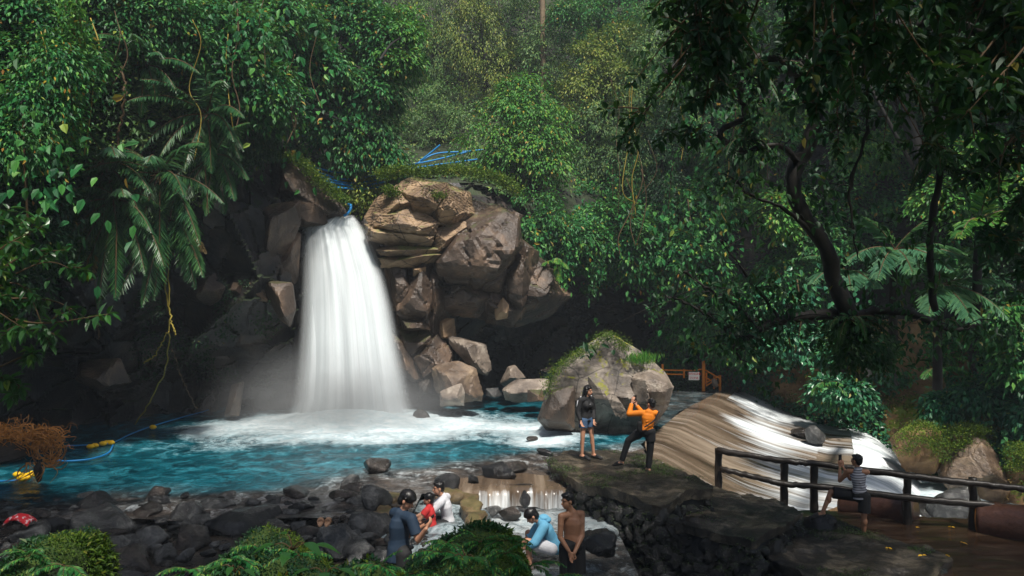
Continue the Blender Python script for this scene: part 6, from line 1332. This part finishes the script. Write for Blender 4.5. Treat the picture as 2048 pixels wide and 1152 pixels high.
obj('wristband', MB().add(*tube([Jt['elL'][0]*0+np.array(Jt['wrL'])-[0,.01,.035], np.array(Jt['wrL'])-[0,.0,.012]], .034, 10)).mesh('wristband', [M['leaf_bright']], True), tt)
V, Fc = rock_arr((.28,.24,.26), 55, 4, 14); addrock('boulder', V+P(1643,1050,15.1)+[0,0,-.02], Fc, 'cobble', 'low dark rock under the raised foot of the man in the tank top')
# --- boy in navy
b = P(812,1240,10.0); b[2] = .0-.18
Jb = dict(pel=(-.06,0,.84),neck=(-.02,-.0,1.33),head=(.05,-.02,1.475),shL=(.12,-.13,1.27),shR=(-.12,.12,1.27),elL=(.21,-.20,1.03),elR=(.06,.12,1.0),wrL=(.32,-.30,1.20),wrR=(.28,.0,1.16),hipL=(.02,-.08,.82),hipR=(-.10,.08,.82),knL=(.02,-.1,.45),knR=(-.12,.08,.45),anL=(.0,-.1,.06),anR=(-.12,.1,.06))
b2 = P(806,1078,10.0); b2[2] = P(0,978,10.0)[2]-1.605; 
J2 = {k: v for k, v in Jb.items()}
person(b2, 'boy in navy t-shirt with thick black hair looking down at his phone', Jb, 'skin', 1.0, 'm', (.8,-.25,-.45), (.8,-.6,0), 'thick', [shirt('navy',.75,'t_shirt',.02,.12), pants('black_cloth',.9,'shorts')], hands={'L':((.5,.3,.75),(-.4,.4,.3)),'R':((.6,-.35,.6),(-.3,-.3,.2))})
phone(b2, (.345,-.17,1.275), (-.5,-.1,.6), (.5,0,.6), 'phone with a round ring grip in the hands of the boy in navy', .038, .075)
# --- shirtless man
b3 = P(1140,1150,11.5); b3[2] = P(0,981,11.5)[2]-1.66
Js = dict(pel=(.03,0,.88),neck=(.02,0,1.37),head=(-.035,-.02,1.52),shL=(.17,.06,1.31),shR=(-.13,-.07,1.31),elL=(.17,-.02,1.02),elR=(-.15,-.12,1.03),wrL=(.05,-.20,.84),wrR=(-.03,-.20,.86),hipL=(.11,.03,.86),hipR=(-.05,-.04,.86),knL=(.12,0,.46),knR=(-.04,-.05,.46),anL=(.13,.04,.07),anR=(-.05,.0,.07))
person(b3, 'shirtless man in black shorts standing with clasped hands below the platform', Js, 'skin_tan', 1.0, 'm', (-.85,-.5,-.1), (-.45,-.9,0), 'short', [pants('black_cloth',.95,'shorts',.03)], hands={'L':((-.45,-.2,-.8),(.2,-.4,.0)),'R':((.3,-.2,-.9),(.3,.6,0))})
# --- hunched person in light blue
b4 = P(1085,1100,12.6); b4[2] = P(0,1010,12.6)[2]-.86
Jh = dict(pel=(.18,.05,.22),neck=(-.03,-.0,.62),head=(-.17,-.03,.70),shL=(.02,-.17,.57),shR=(-.0,.17,.58),elL=(-.13,-.24,.34),elR=(-.14,.2,.36),wrL=(-.32,-.16,.22),wrR=(-.32,.12,.24),hipL=(.13,-.08,.2),hipR=(.13,.12,.2),knL=(-.24,-.16,.34),knR=(-.22,.2,.36),anL=(-.2,-.14,-.04),anR=(-.2,.18,-.04))
person(b4, 'person in light blue hooded shirt sitting hunched over in the stream', Jh, 'skin', 1.0, 'm', (-.75,-.2,-.6), (-.7,-.25,-.6), 'thick', [shirt('blue_cloth',1.5,'hooded_shirt',.03,.06), lambda c: blob('hood',[ell(c['J']['neck']+[.05,0,.045],(.085,.1,.05)),ell(c['J']['neck']+[.10,0,.01],(.07,.09,.05))],'blue_cloth',c['t'],.01,2), pants('white_cloth',.7,'shorts')])
# --- bathing man and child
b5 = P(885,1030,14.3); b5[2] = P(0,963,14.3)[2]-.86
Jm = dict(pel=(.10,.05,.12),neck=(.02,0,.60),head=(-.07,-.02,.745),shL=(-.02,-.17,.53),shR=(.06,.17,.54),elL=(-.24,-.26,.34),elR=(-.2,.22,.36),wrL=(-.42,-.20,.27),wrR=(-.4,.10,.26),hipL=(.05,-.08,.1),hipR=(.05,.12,.1),knL=(-.42,-.14,.12),knR=(-.42,.18,.12),anL=(-.8,-.1,.0),anR=(-.8,.15,.0))
person(b5, 'man in white t-shirt sitting in the bathing basin with his arms around a child', Jm, 'skin', 1.0, 'm', (-.9,-.4,-.05), (-.95,-.3,0), 'short', [shirt('white_cloth',.8,'t_shirt',.022,.04), pants('black_cloth',.8,'shorts')])
b6 = P(858,1030,14.0); b6[2] = P(0,981,14.0)[2]-.70
Jc = dict(pel=(.04,0,.1),neck=(.0,0,.48),head=(.0,-.01,.60),shL=(-.03,-.13,.42),shR=(.03,.12,.43),elL=(-.16,-.18,.26),elR=(-.14,.14,.28),wrL=(-.32,-.14,.22),wrR=(-.32,.06,.22),hipL=(.0,-.07,.1),hipR=(.0,.08,.1),knL=(-.3,-.1,.1),knR=(-.3,.12,.1),anL=(-.6,-.08,.0),anR=(-.6,.1,.0))
person(b6, 'child in red top sitting in the basin in front of the man in white', Jc, 'skin', .92, 'f', (-.95,-.2,.05), (-.95,-.3,0), 'thick', [shirt('red_cloth',.5,'top',.016,.03)])
# ---------------------------------------------------------------- camera, light, view
sc = bpy.context.scene
cd = bpy.data.cameras.new('camera'); cam = bpy.data.objects.new('camera', cd); C.objects.link(cam)
cam.location = (0, 0, CZ); cam.rotation_euler = (R(90), 0, 0); cd.sensor_width = 36; cd.lens = 36*F/2048; cd.clip_start = .05; cd.clip_end = 400; sc.camera = cam
w = bpy.data.worlds.new('World'); sc.world = w; w.use_nodes = True; nt = w.node_tree
sky = nt.nodes.new('ShaderNodeTexSky'); sky.sky_type = 'NISHITA'; sky.sun_disc = False
SEL, SAZ = 62, 163   # elevation, azimuth from +Y clockwise
sky.sun_elevation = R(SEL); sky.sun_rotation = R(SAZ); sky.air_density = 1.0; sky.dust_density = 2.5
bg = nt.nodes['Background']; nt.links.new(sky.outputs[0], bg.inputs[0]); bg.inputs[1].default_value = .08
sl = bpy.data.lights.new('sun', 'SUN'); sl.energy = 5.0; sl.angle = R(6); sl.color = (1, .95, .86)
so = bpy.data.objects.new('sun', sl); C.objects.link(so)
dv = Vector((math.sin(R(SAZ))*math.cos(R(SEL)), math.cos(R(SAZ))*math.cos(R(SEL)), math.sin(R(SEL))))
so.rotation_euler = dv.to_track_quat('Z', 'Y').to_euler(); so.location = (0, 0, 30)
sc.view_settings.view_transform = 'Standard'; sc.view_settings.look = 'None'; sc.view_settings.exposure = .38; sc.view_settings.gamma = 1

b = NB('haze'); pv = b.n('VolumePrincipled', Density=.0012); pv.inputs['Color'].default_value = (.8,.9,1,1); M['haze'] = b.done(None, pv.outputs[0])
hv = np.array([[x,y,z] for x in (-95,95) for y in (-65,95) for z in (-4.3,46)]); hz = obj('haze', mesh('haze', hv, np.array([[0,1,3,2],[4,6,7,5],[0,4,5,1],[2,3,7,6],[1,5,7,3],[0,2,6,4]]), False, [M['haze']])); tag(hz, 'faint moist haze filling the gorge', None, None, 'stuff')
